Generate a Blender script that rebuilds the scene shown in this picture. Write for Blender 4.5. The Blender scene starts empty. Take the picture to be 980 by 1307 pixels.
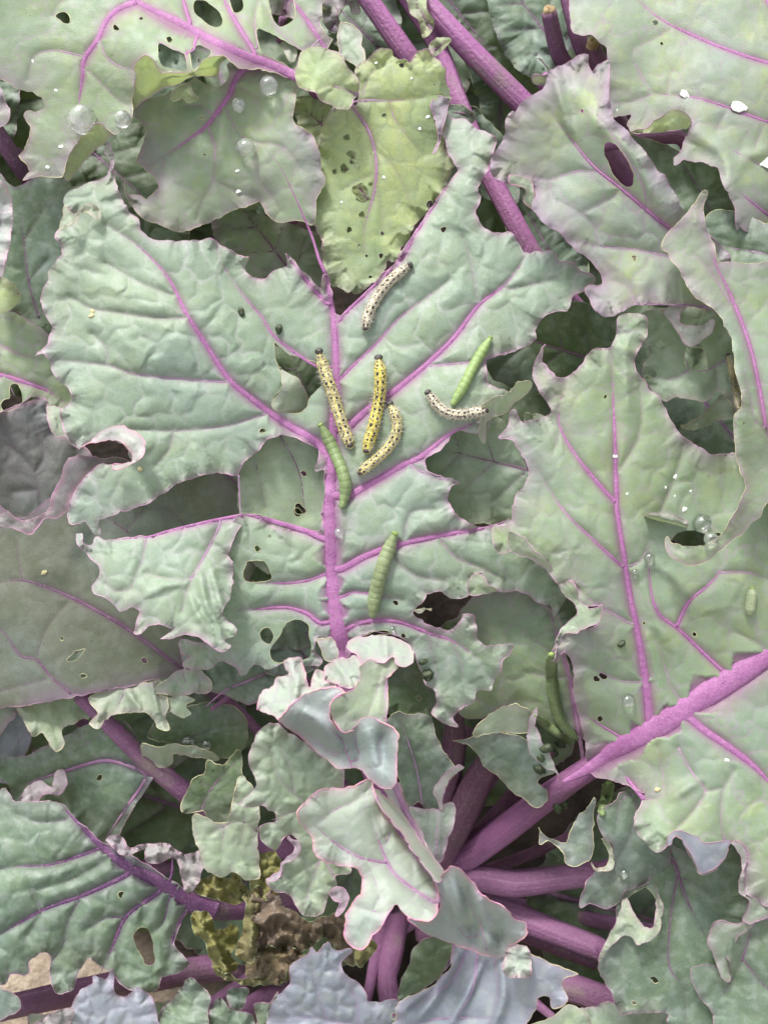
import bpy, math, random
import numpy as np
from mathutils import Vector, Matrix, Euler, kdtree
from mathutils.geometry import delaunay_2d_cdt

# ------------------------------------------------------------------ camera, sky, sun, exposure
scene = bpy.context.scene
col = scene.collection
TILT = math.radians(20)
FPX, CX, CY, DREF = 1259.0, 490.0, 653.5, 0.34        # focal length in photo pixels, centre, distance to the main leaf (m)
P0 = Vector((0, 0, 0.30))
VIEW = Vector((0, math.sin(TILT), -math.cos(TILT)))
CAM = P0 - VIEW * DREF
cd = bpy.data.cameras.new('camera'); cam = bpy.data.objects.new('camera', cd); col.objects.link(cam)
cam.location = CAM; cam.rotation_euler = (TILT, 0, 0)
cd.sensor_fit = 'VERTICAL'; cd.sensor_height = 36; cd.lens = 36 * FPX / 1307
cd.clip_start = 0.01; cd.clip_end = 500
cd.dof.use_dof = True; cd.dof.focus_distance = DREF; cd.dof.aperture_fstop = 16
scene.camera = cam
SUN_EL, SUN_AZ = math.radians(52), math.radians(-25)   # azimuth measured from +Y (picture top) towards +X
w = bpy.data.worlds.new('World'); scene.world = w; w.use_nodes = True
nt = w.node_tree; bgn = nt.nodes['Background']
sky = nt.nodes.new('ShaderNodeTexSky'); sky.sky_type = 'NISHITA'; sky.sun_disc = False
sky.sun_elevation = SUN_EL; sky.sun_rotation = SUN_AZ; sky.dust_density = 3.0; sky.air_density = 1.0
hs = nt.nodes.new('ShaderNodeHueSaturation'); hs.inputs['Saturation'].default_value = 0.06
nt.links.new(sky.outputs[0], hs.inputs['Color']); nt.links.new(hs.outputs[0], bgn.inputs[0])
bgn.inputs[1].default_value = 0.105
sd = bpy.data.lights.new('sun', 'SUN'); sd.energy = 1.5; sd.angle = math.radians(10); sd.color = (1.0, 0.95, 0.88)
sun = bpy.data.objects.new('sun', sd); col.objects.link(sun)
sun.rotation_euler = Vector((-math.sin(SUN_AZ)*math.cos(SUN_EL), -math.cos(SUN_AZ)*math.cos(SUN_EL), -math.sin(SUN_EL))).to_track_quat('-Z', 'Y').to_euler()
sun.location = (0, 0, 3)
vs = scene.view_settings
vs.view_transform = 'Standard'; vs.look = 'None'; vs.gamma = 1; vs.use_curve_mapping = False
vs.exposure = 1.85
scene.render.engine = 'CYCLES'
scene.cycles.max_bounces = 6; scene.cycles.diffuse_bounces = 3; scene.cycles.glossy_bounces = 2; scene.cycles.transmission_bounces = 6

# ------------------------------------------------------------------ helpers
rng = np.random.default_rng(7)
random.seed(7)
Rcam = np.array(Euler((TILT, 0, 0)).to_matrix())
CAMN = np.array(CAM)
S = 980 / 330
TX, TY = (0, 325, 650), (0, 325, 650, 977)

def W(px, py, h):
    """photo pixel + height h (cm towards the camera from the main leaf's plane) -> world"""
    px, py, h = np.broadcast_arrays(np.asarray(px, float), np.asarray(py, float), np.asarray(h, float))
    D = DREF - h * 0.01
    loc = np.stack([(px - CX) / FPX * D, -(py - CY) / FPX * D, -D], -1)
    return loc @ Rcam.T + CAMN

def pxm(h=0.0):                       # metres per photo pixel at height h
    return (DREF - h * 0.01) / FPX

def P(s):
    """'t10 x,y x,y' : coordinates read in a 3x enlarged tile (column, row); 'g' : whole photo"""
    out = []; ox = oy = 0; k = 1.0
    for t in s.split():
        if t[0] == 't': ox, oy, k = TX[int(t[1])], TY[int(t[2])], S
        elif t[0] == 'g': ox = oy = 0; k = 1.0
        else:
            v = [float(a) for a in t.split(',')]
            out.append([ox + v[0] / k, oy + v[1] / k] + v[2:])
    return np.array(out)

def lin(hexs, k=1.0):
    v = [int(hexs[i:i+2], 16) / 255 for i in (0, 2, 4)]
    return tuple(k * (c / 12.92 if c <= 0.04045 else ((c + 0.055) / 1.055) ** 2.4) for c in v)

_perm = rng.random((256, 256))
def vnoise(x, y):
    xi = np.floor(x).astype(int); yi = np.floor(y).astype(int)
    fx = x - xi; fy = y - yi
    fx = fx * fx * (3 - 2 * fx); fy = fy * fy * (3 - 2 * fy)
    g = lambda a, b: _perm[a & 255, b & 255]
    return ((g(xi, yi) * (1 - fx) + g(xi + 1, yi) * fx) * (1 - fy) + (g(xi, yi + 1) * (1 - fx) + g(xi + 1, yi + 1) * fx) * fy) * 2 - 1
def fbm(x, y, o=3):
    r = 0; a = 1
    for i in range(o):
        r = r + a * vnoise(x + 17.3 * i, y + 5.1 * i); x = x * 2; y = y * 2; a *= .5
    return r

def catmull(pts, step, closed=True):
    p = np.asarray(pts, float)[:, :2]
    n = len(p); out = []
    for i in range(n if closed else n - 1):
        if closed: a, b, c, d = p[(i-1) % n], p[i], p[(i+1) % n], p[(i+2) % n]
        else: a, b, c, d = p[max(i-1, 0)], p[i], p[i+1], p[min(i+2, n-1)]
        L = np.hypot(*(c - b)); m = max(1, int(round(L / step)))
        lim = 0.5
        t1 = (c - a) * lim; t2 = (d - b) * lim
        for t in (t1, t2):                      # keep tangents short at sharp turns
            q = np.hypot(*t)
            if q > L: t *= L / q
        for k in range(m):
            u = k / m
            out.append((2*u**3-3*u**2+1)*b + (u**3-2*u**2+u)*t1 + (-2*u**3+3*u**2)*c + (u**3-u**2)*t2)
    if not closed: out.append(p[-1])
    return np.array(out)

def inside(poly, x, y):
    x1 = poly[:, 0]; y1 = poly[:, 1]; x2 = np.roll(x1, -1); y2 = np.roll(y1, -1)
    r = np.zeros(len(x), bool)
    for a, b, c, d in zip(x1, y1, x2, y2):
        if b == d: continue
        m = ((b > y) != (d > y))
        r ^= m & (x < (c - a) * (y - b) / (d - b) + a)
    return r

def tps(ctrl):
    c = np.asarray(ctrl, float)
    lo, hi = c[:, 2].min() - .5, c[:, 2].max() + .5
    if len(c) == 1: return lambda x, y: np.full_like(x, c[0, 2])
    n = len(c); q = c[:, :2] / 100
    if n == 2:
        d = q[1] - q[0]
        return lambda x, y: c[0, 2] + (c[1, 2] - c[0, 2]) * np.clip(((x/100 - q[0, 0]) * d[0] + (y/100 - q[0, 1]) * d[1]) / (d @ d), -.3, 1.3)
    ker = lambda r2: np.where(r2 > 0, r2 * np.log(r2 + 1e-12), 0)
    K = ker(((q[:, None] - q[None]) ** 2).sum(-1)) + np.eye(n) * 0.02
    Pm = np.c_[np.ones(n), q]
    A = np.zeros((n + 3, n + 3)); A[:n, :n] = K; A[:n, n:] = Pm; A[n:, :n] = Pm.T
    sol = np.linalg.lstsq(A, np.r_[c[:, 2], 0, 0, 0], rcond=None)[0]
    def f(x, y):
        x = x / 100; y = y / 100
        r = sol[n] + sol[n+1] * x + sol[n+2] * y
        for i in range(n): r = r + sol[i] * ker((x - q[i, 0]) ** 2 + (y - q[i, 1]) ** 2)
        return np.clip(r, lo, hi)
    return f

def make_obj(name, V, F, mats, parent=None, attrs=None, uv=None, midx=None, smooth=True):
    me = bpy.data.meshes.new(name)
    V = np.asarray(V, float)
    if isinstance(F, np.ndarray):
        k = F.shape[1]; n = len(F)
        me.vertices.add(len(V)); me.vertices.foreach_set('co', V.ravel())
        me.loops.add(n * k); me.loops.foreach_set('vertex_index', F.ravel().astype(np.int32))
        me.polygons.add(n); me.polygons.foreach_set('loop_start', np.arange(0, n * k, k, dtype=np.int32))
        me.update(calc_edges=True)
    else:
        me.from_pydata(V.tolist(), [], F)
    for m in mats: me.materials.append(m)
    if midx is not None: me.polygons.foreach_set('material_index', np.asarray(midx, np.int32))
    if smooth: me.polygons.foreach_set('use_smooth', np.ones(len(me.polygons), bool))
    for k, v in (attrs or {}).items():
        a = me.attributes.new(k, 'FLOAT', 'POINT'); a.data.foreach_set('value', np.asarray(v, np.float32))
    if uv is not None:
        a = me.attributes.new('pq', 'FLOAT_VECTOR', 'POINT')
        a.data.foreach_set('vector', np.c_[uv, np.zeros(len(uv))].astype(np.float32).ravel())
    me.validate()
    o = bpy.data.objects.new(name, me); col.objects.link(o)
    if parent is not None: attach(o, parent)
    return o

ORIG = {}
def attach(o, parent):
    o.parent = parent
    r = parent
    while r.parent is not None: r = r.parent
    if r is parent: o.matrix_parent_inverse = Matrix.Translation(parent.location).inverted()

def thing(name, label, cat, loc, group=None):
    o = bpy.data.objects.new(name, None); col.objects.link(o); o.location = loc; o.empty_display_size = 0.01
    o['label'] = label; o['category'] = cat
    if group: o['group'] = group
    return o
def tag(o, label, cat, group=None):
    o['label'] = label; o['category'] = cat
    if group: o['group'] = group
    return o

def tube(path, radii, sides=8, flat=1.0, up=None, cap=True):
    """tube through 3-D points; flat scales it along 'up'"""
    p = np.asarray(path, float); n = len(p)
    t = np.gradient(p, axis=0); t /= np.linalg.norm(t, axis=1)[:, None] + 1e-12
    if up is None: up = -np.array(VIEW)
    up = np.broadcast_to(up, p.shape)
    s = np.cross(t, up); s /= np.linalg.norm(s, axis=1)[:, None] + 1e-9
    u = np.cross(s, t)
    r = np.asarray(radii, float).reshape(-1, 1) * np.ones((n, 1))
    a = np.linspace(0, 2 * math.pi, sides, endpoint=False)
    V = (p[:, None] + r[:, None] * (np.cos(a)[None, :, None] * s[:, None] + flat * np.sin(a)[None, :, None] * u[:, None])).reshape(-1, 3)
    i = np.arange(n - 1)[:, None] * sides; j = np.arange(sides)[None]; j2 = (j + 1) % sides
    F = np.stack([i + j, i + j2, i + sides + j2, i + sides + j], -1).reshape(-1, 4)
    F = np.concatenate([F[:, [0, 1, 2]], F[:, [0, 2, 3]]])
    if cap:
        k = len(V); V = np.vstack([V, p[0], p[-1]])
        c0 = [[k, (q+1) % sides, q] for q in range(sides)]
        b = (n - 1) * sides
        c1 = [[k+1, b+q, b+(q+1) % sides] for q in range(sides)]
        F = np.vstack([F, c0, c1])
    return V, F

# ------------------------------------------------------------------ materials
def nodes(m):
    m.use_nodes = True; t = m.node_tree
    return t, t.nodes['Principled BSDF'], t.nodes['Material Output']
def mixc(t, fac, a, b, mode='MIX'):
    n = t.nodes.new('ShaderNodeMix'); n.data_type = 'RGBA'; n.blend_type = mode
    for sock, v in ((n.inputs[0], fac), (n.inputs[6], a), (n.inputs[7], b)):
        if isinstance(v, bpy.types.NodeSocket): t.links.new(v, sock)
        elif isinstance(v, (int, float)): sock.default_value = v
        else: sock.default_value = (*v, 1)
    return n.outputs[2]
def attr(t, name, vec=False):
    n = t.nodes.new('ShaderNodeAttribute'); n.attribute_name = name
    return n.outputs['Vector' if vec else 'Fac']
def ramp(t, v, lo, hi, a=0.0, b=1.0):
    n = t.nodes.new('ShaderNodeMapRange'); n.interpolation_type = 'SMOOTHSTEP'
    t.links.new(v, n.inputs[0])
    for i, x in enumerate((lo, hi, a, b)): n.inputs[i+1].default_value = x
    return n.outputs[0]
def noise(t, vec, sc, det=3, rough=.55):
    n = t.nodes.new('ShaderNodeTexNoise'); n.inputs['Scale'].default_value = sc; n.inputs['Detail'].default_value = det
    n.inputs['Roughness'].default_value = rough
    if vec is not None: t.links.new(vec, n.inputs['Vector'])
    return n.outputs['Fac']
def mul(t, a, b, op='MULTIPLY'):
    n = t.nodes.new('ShaderNodeMath'); n.operation = op
    for i, v in enumerate((a, b)):
        if isinstance(v, (int, float)): n.inputs[i].default_value = v
        else: t.links.new(v, n.inputs[i])
    return n.outputs[0]
def bump(t, h, s, dist, prev=None):
    n = t.nodes.new('ShaderNodeBump'); n.inputs['Strength'].default_value = s; n.inputs['Distance'].default_value = dist
    t.links.new(h, n.inputs['Height'])
    if prev is not None: t.links.new(prev, n.inputs['Normal'])
    return n.outputs[0]

K = 0.52      # photo colour -> reflectance
def leaf_material(name, c1, c2, c3, vein, net, edge, tr=.22, bloom=.35, rough=.55, blemish=.25, netk=.45, yel=.3, blush=.2):
    m = bpy.data.materials.new(name); t, bs, out = nodes(m)
    pq = attr(t, 'pq', True)
    n1 = noise(t, pq, 1.1, 2); n2 = noise(t, pq, 7, 2); n3 = noise(t, pq, 60, 2, .65); n4 = noise(t, pq, 2.2, 3, .6)
    base = mixc(t, ramp(t, n1, .35, .65), lin(c1, K), lin(c2, K))
    base = mixc(t, mul(t, ramp(t, n4, .45, .68), yel), base, lin(c3, K))
    n5 = noise(t, pq, .62, 1)
    base = mixc(t, mul(t, ramp(t, n5, .5, .66), .42 if bloom else 0.0), base, mixc(t, .55, lin(c1, K), lin('93b0b4', K)))     # bluer and yellower regions
    base = mixc(t, mul(t, ramp(t, n5, .48, .34), .28), base, mixc(t, .5, lin(c3, K), lin(c2, K)))
    # fine reticulate net inside the cells
    vo = t.nodes.new('ShaderNodeTexVoronoi'); vo.feature = 'DISTANCE_TO_EDGE'; vo.inputs['Scale'].default_value = 9
    wv = t.nodes.new('ShaderNodeVectorMath'); wv.operation = 'ADD'
    nn = t.nodes.new('ShaderNodeTexNoise'); nn.inputs['Scale'].default_value = 9; t.links.new(pq, nn.inputs['Vector'])
    sc = t.nodes.new('ShaderNodeVectorMath'); sc.operation = 'SCALE'; sc.inputs['Scale'].default_value = .07
    t.links.new(nn.outputs['Color'], sc.inputs[0]); t.links.new(pq, wv.inputs[0]); t.links.new(sc.outputs[0], wv.inputs[1])
    t.links.new(wv.outputs[0], vo.inputs['Vector'])
    fine = ramp(t, vo.outputs['Distance'], .0, .09, 1, 0)
    base = mixc(t, mul(t, fine, .26), base, lin(net, K))
    base = mixc(t, mul(t, ramp(t, noise(t, pq, 4.5, 3, .65), .5, .75), .28), base, lin(c2, K * .72))
    base = mixc(t, mul(t, attr(t, 'net'), netk), base, lin(net, K))
    # waxy bloom, worn away in blotches
    base = mixc(t, mul(t, ramp(t, n2, .42, .7), bloom), base, lin('c3cfc8', K))
    base = mixc(t, mul(t, ramp(t, n3, .40, .75), .12), base, lin('e8efe6', K))
    dk = mul(t, ramp(t, noise(t, pq, 16, 3, .7), .62, .74), blemish)
    base = mixc(t, dk, base, lin('56634e', K))
    base = mixc(t, mul(t, ramp(t, noise(t, pq, 30, 1, .5), .74, .78), .55), base, lin('4a5442', K))          # tiny dirt specks
    mp = t.nodes.new('ShaderNodeMapping'); mp.inputs['Scale'].default_value = (5, 60, 1); mp.inputs['Rotation'].default_value = (0, 0, .7); t.links.new(pq, mp.inputs[0])
    scr = mul(t, ramp(t, noise(t, mp.outputs[0], 1.0, 2, .5), .70, .78), ramp(t, n4, .5, .6))
    base = mixc(t, mul(t, scr, .35), base, lin('e0e6de', K))                     # scuffs in the wax
    base = mixc(t, mul(t, attr(t, 'blush'), blush), base, lin('a48fa9', K))
    halo = attr(t, 'vein')
    base = mixc(t, mul(t, halo, .75), base, lin(vein, K))
    ed = attr(t, 'edge')
    base = mixc(t, mul(t, ed, .85), base, lin(edge, K))
    t.links.new(base, bs.inputs['Base Color'])
    bs.inputs['Specular IOR Level'].default_value = .45
    t.links.new(ramp(t, n2, .3, .7, rough + .1, rough - .06), bs.inputs['Roughness'])
    h = mul(t, mul(t, n2, .3), mul(t, n3, .42), 'ADD')
    b = bump(t, h, .45, .0009)
    t.links.new(b, bs.inputs['Normal'])
    trn = t.nodes.new('ShaderNodeBsdfTranslucent')
    t.links.new(mixc(t, .55, base, lin('b9d46a', .75)), trn.inputs['Color']); t.links.new(b, trn.inputs['Normal'])
    mx = t.nodes.new('ShaderNodeMixShader'); mx.inputs[0].default_value = tr
    t.links.new(bs.outputs[0], mx.inputs[1]); t.links.new(trn.outputs[0], mx.inputs[2]); t.links.new(mx.outputs[0], out.inputs[0])
    return m

LM = {
 'glau':  leaf_material('leaf_glaucous', 'a6bea4', '99b398', 'b6c796', 'b569ac', 'c8cdca', 'd9a6cf', netk=.7, bloom=.22),
 'glau2': leaf_material('leaf_grey_green', 'a0b891', '93ae88', 'bccc84', 'a85f9c', 'b6a2b6', 'c79abb', netk=.55, yel=.38, bloom=.22, blush=.6),
 'mauve': leaf_material('leaf_mauve_green', 'a8b8a2', '9db392', 'bfcf8c', 'b070aa', 'b094b0', 'a783a8', netk=.6, yel=.65, bloom=.2, blush=.7),
 'yellow':leaf_material('leaf_yellow_green', 'c6da96', 'b6d092', 'e2ec9a', '9c6a90', '8fa37c', 'c2a5a8', tr=.32, netk=.5, bloom=.2, yel=.7),
 'olive': leaf_material('leaf_underside_olive', '7f8474', '717868', '7c8862', '7d4f77', '6a6f60', '8b6684', bloom=.12, blemish=.85, rough=.62, netk=.5, blush=.8),
 'dusk':  leaf_material('leaf_dusky_purple', '737073', '656a68', '7d7a72', '6a4a68', '8b868b', 'cf97b4', bloom=.1, netk=.5, tr=.1),
 'green': leaf_material('leaf_green', '7f9880', '708a72', '97ad78', '684070', '637d6a', '8e7690', bloom=.35, netk=.5),
 'blue':  leaf_material('leaf_blue_grey', 'a7b0c2', '98a6b6', 'b3b7c0', 'a377b3', 'b9b4cf', 'c5a2c6', netk=.5, yel=.2),
 'pale':  leaf_material('leaf_pale', 'd0d8d0', 'c6d2c6', 'd8e0be', 'b97cbc', 'd6c3da', 'ecaed2', netk=.5, bloom=.4, tr=.2),
 'young': leaf_material('leaf_young_blue_green', 'c2d1c2', 'b4c7ba', 'd0dcc0', 'b07ab4', 'b8aac2', 'eea2cd', netk=.4, bloom=.2, tr=.25, blush=.0, yel=.4),
 'lav': leaf_material('leaf_lavender_grey', 'a9b7b8', '9caeae', 'b4c4b6', 'a87fb4', 'aea8c0', 'eaa2cb', netk=.4, bloom=.2, tr=.2, blush=.0, yel=.3),
 'pgreen':leaf_material('leaf_pale_green', 'b2c6a6', 'a6bd9c', 'c3d19c', '9d74a0', '8fa98c', 'd0b4bf', netk=.5),
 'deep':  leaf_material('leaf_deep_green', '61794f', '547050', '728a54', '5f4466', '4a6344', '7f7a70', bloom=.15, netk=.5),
 'lilac': leaf_material('leaf_lilac', 'b6aeb6', 'a9a6ab', 'b7b59e', '8d6690', '98909c', 'cfa0c0', netk=.5),
 'wilt':  leaf_material('leaf_wilted', '9c9c56', '7f7a42', 'b9b25a', '6a4556', '4f4630', '9a8a50', bloom=0, blemish=.4, tr=.2, yel=.6),
 'brown': leaf_material('leaf_rotten_brown', '7d6850', '655040', '93834e', '52384a', '3f3328', '8a7a5a', bloom=0, blemish=.4, tr=.08, yel=.5),
}

def simple_mat(name, c1, c2, sc=300, rough=.5, bumpd=.0004, spec=.4, k=K, sss=0):
    m = bpy.data.materials.new(name); t, bs, out = nodes(m)
    tc = t.nodes.new('ShaderNodeTexCoord').outputs['Object']
    n = noise(t, tc, sc, 4, .6)
    t.links.new(mixc(t, ramp(t, n, .35, .65), lin(c1, k), lin(c2, k)), bs.inputs['Base Color'])
    bs.inputs['Roughness'].default_value = rough; bs.inputs['Specular IOR Level'].default_value = spec
    if sss: bs.inputs['Subsurface Weight'].default_value = sss; bs.inputs['Subsurface Radius'].default_value = (.002, .002, .001)
    t.links.new(bump(t, n, .5, bumpd), bs.inputs['Normal'])
    return m
def vein_mat(name, c1, c2, c3):
    m = bpy.data.materials.new(name); t, bs, out = nodes(m)
    tc = t.nodes.new('ShaderNodeTexCoord').outputs['Object']
    n = noise(t, tc, 170, 3, .6); n2 = noise(t, tc, 1500, 3, .75); n3 = noise(t, tc, 600, 2, .6)
    c = mixc(t, ramp(t, n, .35, .65), lin(c1, K), lin(c2, K))
    c = mixc(t, mul(t, ramp(t, n3, .5, .7), .45), c, lin(c2, K * .72))
    c = mixc(t, mul(t, ramp(t, n2, .54, .72), .55), c, lin(c3, K))
    t.links.new(c, bs.inputs['Base Color']); bs.inputs['Roughness'].default_value = .6; bs.inputs['Specular IOR Level'].default_value = .35
    t.links.new(bump(t, mul(t, n2, n3, 'ADD'), .6, .0005), bs.inputs['Normal'])
    return m
VM = {'fine': vein_mat('vein_fine', 'b48cb2', 'bc9cba', 'd8c8da'), 'bright': vein_mat('vein_magenta', 'bb7ab2', 'ac6aa4', 'dcc6dc'), 'mid': vein_mat('vein_mauve', 'ac7aa6', 'bd95b6', 'dcc6dc'),
      'dark': vein_mat('vein_dark_purple', '6a4070', '7d4d7c', 'dcc6dc'), 'dull': vein_mat('vein_dull_purple', '7b5075', '8d6a86', 'dcc6dc'),
      'pale': vein_mat('vein_lilac', 'b78cba', 'c7a4c8', 'dcc6dc')}
EM = {'pink': simple_mat('margin_pink', 'dba4cd', 'd3b4c0', 350), 'cream': simple_mat('margin_cream', 'd9dfae', 'cdbfa0', 350),
      'green': simple_mat('margin_green', 'a3b58e', 'b5c296', 350), 'mauve': simple_mat('margin_mauve', 'a8809f', 'bfa0a8', 350),
      'hot': simple_mat('margin_hot_pink', 'eda0cf', 'f0b9b4', 350)}
def stalk_mat(name, c1, c2, c3):
    m = bpy.data.materials.new(name); t, bs, out = nodes(m)
    tc = t.nodes.new('ShaderNodeTexCoord').outputs['Object']
    n = noise(t, tc, 60, 4, .6); n2 = noise(t, tc, 700, 3, .7)
    wv = attr(t, 'pq', True)
    st = noise(t, wv, 1.0, 4, .6)
    c = mixc(t, ramp(t, n, .35, .65), lin(c1, K), lin(c2, K)); c = mixc(t, mul(t, ramp(t, st, .5, .7), .6), c, lin(c3, K))
    c = mixc(t, mul(t, ramp(t, n2, .5, .8), .25), c, lin('e0c0de', K))
    n4 = noise(t, tc, 28, 4, .65)
    c = mixc(t, mul(t, ramp(t, n4, .55, .7), .5), c, lin('6f6a58', K)); c = mixc(t, mul(t, ramp(t, n4, .42, .3), .45), c, lin('9aa07c', K))      # soil splash, green patches
    t.links.new(c, bs.inputs['Base Color']); bs.inputs['Roughness'].default_value = .62; bs.inputs['Specular IOR Level'].default_value = .3
    t.links.new(bump(t, mul(t, st, n2, 'ADD'), .8, .0008), bs.inputs['Normal'])
    return m
SM = {'petiole': stalk_mat('stalk_petiole', 'ac6ea2', '9a6292', 'bf90b6'), 'bright': stalk_mat('stalk_magenta', 'be7cb4', 'b070aa', 'd4a6cf'), 'mid': stalk_mat('stalk_purple', 'a06c98', '8d6086', 'b890b0'),
      'dark': stalk_mat('stalk_dark_purple', '6d4466', '5c3a58', '86587e'), 'red': stalk_mat('stalk_reddish', '784e68', '68445c', '8c647c')}

# ------------------------------------------------------------------ leaf builder
PLACE = {}
REG = []          # surfaces, for putting things on them
class Patch: pass
def wobble(loop, amp, seed, step=3.0):
    """small irregular teeth along a margin"""
    n = len(loop); s = np.arange(n) * step
    d = np.roll(loop, -1, 0) - np.roll(loop, 1, 0); L = np.hypot(d[:, 0], d[:, 1])[:, None] + 1e-9
    nrm = np.c_[d[:, 1], -d[:, 0]] / L
    z = fbm(s / 14 + seed * 3.7, s * 0 + seed, 3)
    z = z + 1.6 * np.maximum(0, vnoise(s / 6.5 + seed * 1.3, s * 0 + 9.1) - .3) * np.sign(vnoise(s / 40 + seed, s * 0 + 2.2) + .2)
    return loop + nrm * (z * amp)[:, None]

def blob(x, y, r, seed, e=1.0):
    n = 9; a = np.arange(n) / n * 2 * math.pi; q = np.random.default_rng(seed)
    rr = r * (.75 + .5 * q.random(n)); th = q.random() * 3
    u = rr * np.cos(a) * e; v = rr * np.sin(a)
    return np.c_[x + u * np.cos(th) - v * np.sin(th), y + u * np.sin(th) + v * np.cos(th)]

_seed = [1]
def build_patch(outline, H, holes=(), veins=(), cell=34, puck=.09, quilt=.10, ruf=.12, rufl=14, rufw=38, und=.2,
                space=5.0, teeth=1.7, folds=(), sub=True, shot=1.0, halo=1.0, edgek=1.0, edgew=3.5):
    _seed[0] += 1; sd_ = _seed[0]; r = np.random.default_rng(sd_)
    step = 3.0 if sub else 6.0
    out = wobble(catmull(outline, step), teeth, sd_, step)
    hol = [wobble(catmull(h, 2.5), min(1.0, teeth), sd_ + 11 + i, 2.5) for i, h in enumerate(holes)]
    x0, y0 = out.min(0); x1, y1 = out.max(0)
    a_ = out; area = abs(np.sum(a_[:, 0] * np.roll(a_[:, 1], -1) - a_[:, 1] * np.roll(a_[:, 0], -1))) / 2
    if shot:                                      # scattered shot holes
        for _ in range(int(area / 16000 * shot)):
            c_ = np.array([r.uniform(x0, x1), r.uniform(y0, y1)]); rr_ = r.choice([1.3, 1.6, 2.2, 3.4])
            if not inside(out, c_[:1], c_[1:])[0] or np.hypot(*(out - c_).T).min() < rr_ + 6: continue
            if any(np.hypot(*(h_ - c_).T).min() < rr_ + 6 or inside(h_, c_[:1], c_[1:])[0] for h_ in hol): continue
            if any(np.hypot(*(catmull(v['p'], 3.0, False) - c_).T).min() < rr_ + 5 for v in veins): continue
            hol.append(catmull(blob(c_[0], c_[1], rr_, int(abs(c_[0] * 31 + c_[1])), 1.3), 1.5))
    gx = np.arange(x0, x1, space); gy = np.arange(y0, y1, space * .866)
    X, Y = np.meshgrid(gx, gy); X = X + (np.arange(len(gy)) % 2)[:, None] * space * .5
    X = (X + r.uniform(-.25, .25, X.shape) * space).ravel(); Y = (Y + r.uniform(-.25, .25, Y.shape) * space).ravel()
    loops = [out] + hol
    k = inside(out, X, Y)
    for h in hol: k &= ~inside(h, X, Y)
    X, Y = X[k], Y[k]
    lp = np.vstack(loops); kd = kdtree.KDTree(len(lp))
    for i, q in enumerate(lp): kd.insert((q[0], q[1], 0), i)
    kd.balance()
    dd = np.array([kd.find((a, b, 0))[2] for a, b in zip(X, Y)]) if len(X) else np.zeros(0)
    X, Y = X[dd > space * .55], Y[dd > space * .55]
    verts = [Vector((a, b)) for a, b in lp] + [Vector((a, b)) for a, b in zip(X, Y)]
    edges = []; o = 0
    for l in loops:
        n = len(l); edges += [(o + i, o + (i + 1) % n) for i in range(n)]; o += n
    res = delaunay_2d_cdt(verts, edges, [], 0, 1e-4)
    V = np.array([(v.x, v.y) for v in res[0]]); F = np.array(res[2], int)
    c = V[F].mean(1)
    k = inside(out, c[:, 0], c[:, 1])
    for h in hol: k &= ~inside(h, c[:, 0], c[:, 1])
    F = F[k]
    if sub:
        e = np.sort(np.concatenate([F[:, [0, 1]], F[:, [1, 2]], F[:, [2, 0]]]), 1)
        ue, inv = np.unique(e, axis=0, return_inverse=True); inv = inv.ravel()
        m = len(F); a, b, cc = inv[:m] + len(V), inv[m:2*m] + len(V), inv[2*m:] + len(V)
        V = np.vstack([V, V[ue].mean(1)])
        F = np.concatenate([np.c_[F[:, 0], a, cc], np.c_[a, F[:, 1], b], np.c_[cc, b, F[:, 2]], np.c_[a, b, cc]])
    used = np.unique(F); mp = np.full(len(V), -1); mp[used] = np.arange(len(used)); V = V[used]; F = mp[F]
    F = F[:, ::-1]
    # vein points
    vp, vw = [], []
    for v in veins:
        if v['mid'] or v.get('joined'): continue
        s0 = np.asarray(v['p'], float)[0, :2]; best = (1e9, None)
        for w2 in veins:
            if w2 is v or max(w2['w']) < max(v['w']): continue
            q = catmull(w2['p'], 2.0, False); dq = np.hypot(*(q - s0).T); j = dq.argmin()
            if dq[j] < best[0]: best = (dq[j], q[j])
        if 1.5 < best[0] < 28: v['p'] = np.vstack([best[1], np.asarray(v['p'], float)[:, :2]])
        v['joined'] = True
    vres = []
    for v in veins:
        q = catmull(v['p'], 2.0, False)
        n = len(q); uw = np.linspace(0, 1, n); ws = np.interp(uw, np.linspace(0, 1, len(v['w'])), v['w']) * (.95 if max(v['w']) > 9 else .8 if max(v['w']) > 4 else .68) * (.12 + .88 * np.clip((1 - uw) / .36, 0, 1) ** .75)
        vres.append((q, ws)); vp.append(q); vw.append(ws)
    kdv = None
    if vp:
        vpa = np.vstack(vp); vwa = np.concatenate(vw)
        kdv = kdtree.KDTree(len(vpa))
        for i, q in enumerate(vpa): kdv.insert((q[0], q[1], 0), i)
        kdv.balance()
    # cells of the vein net
    nx = int((x1 - x0) / cell) + 3; ny = int((y1 - y0) / cell) + 3
    sx, sy = np.meshgrid(np.arange(nx), np.arange(ny))
    seeds = np.c_[(sx + (sy % 2) * .5 + r.uniform(-.36, .36, sx.shape)).ravel() * cell + x0 - cell, (sy + r.uniform(-.36, .36, sx.shape)).ravel() * cell + y0 - cell]
    camp = .35 + 1.1 * r.random(len(seeds))
    kds = kdtree.KDTree(len(seeds))
    for i, q in enumerate(seeds): kds.insert((q[0], q[1], 0), i)
    kds.balance()
    tp = tps(H)
    outl = len(out); aout = np.arange(outl) * step
    fp = []
    for f in folds:
        q = catmull(P(f[0]), 3.0, False); kf = kdtree.KDTree(len(q))
        for i, z in enumerate(q): kf.insert((z[0], z[1], 0), i)
        kf.balance(); fp.append((kf, f[1], f[2], len(q)))
    ph = r.random() * 100
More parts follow.
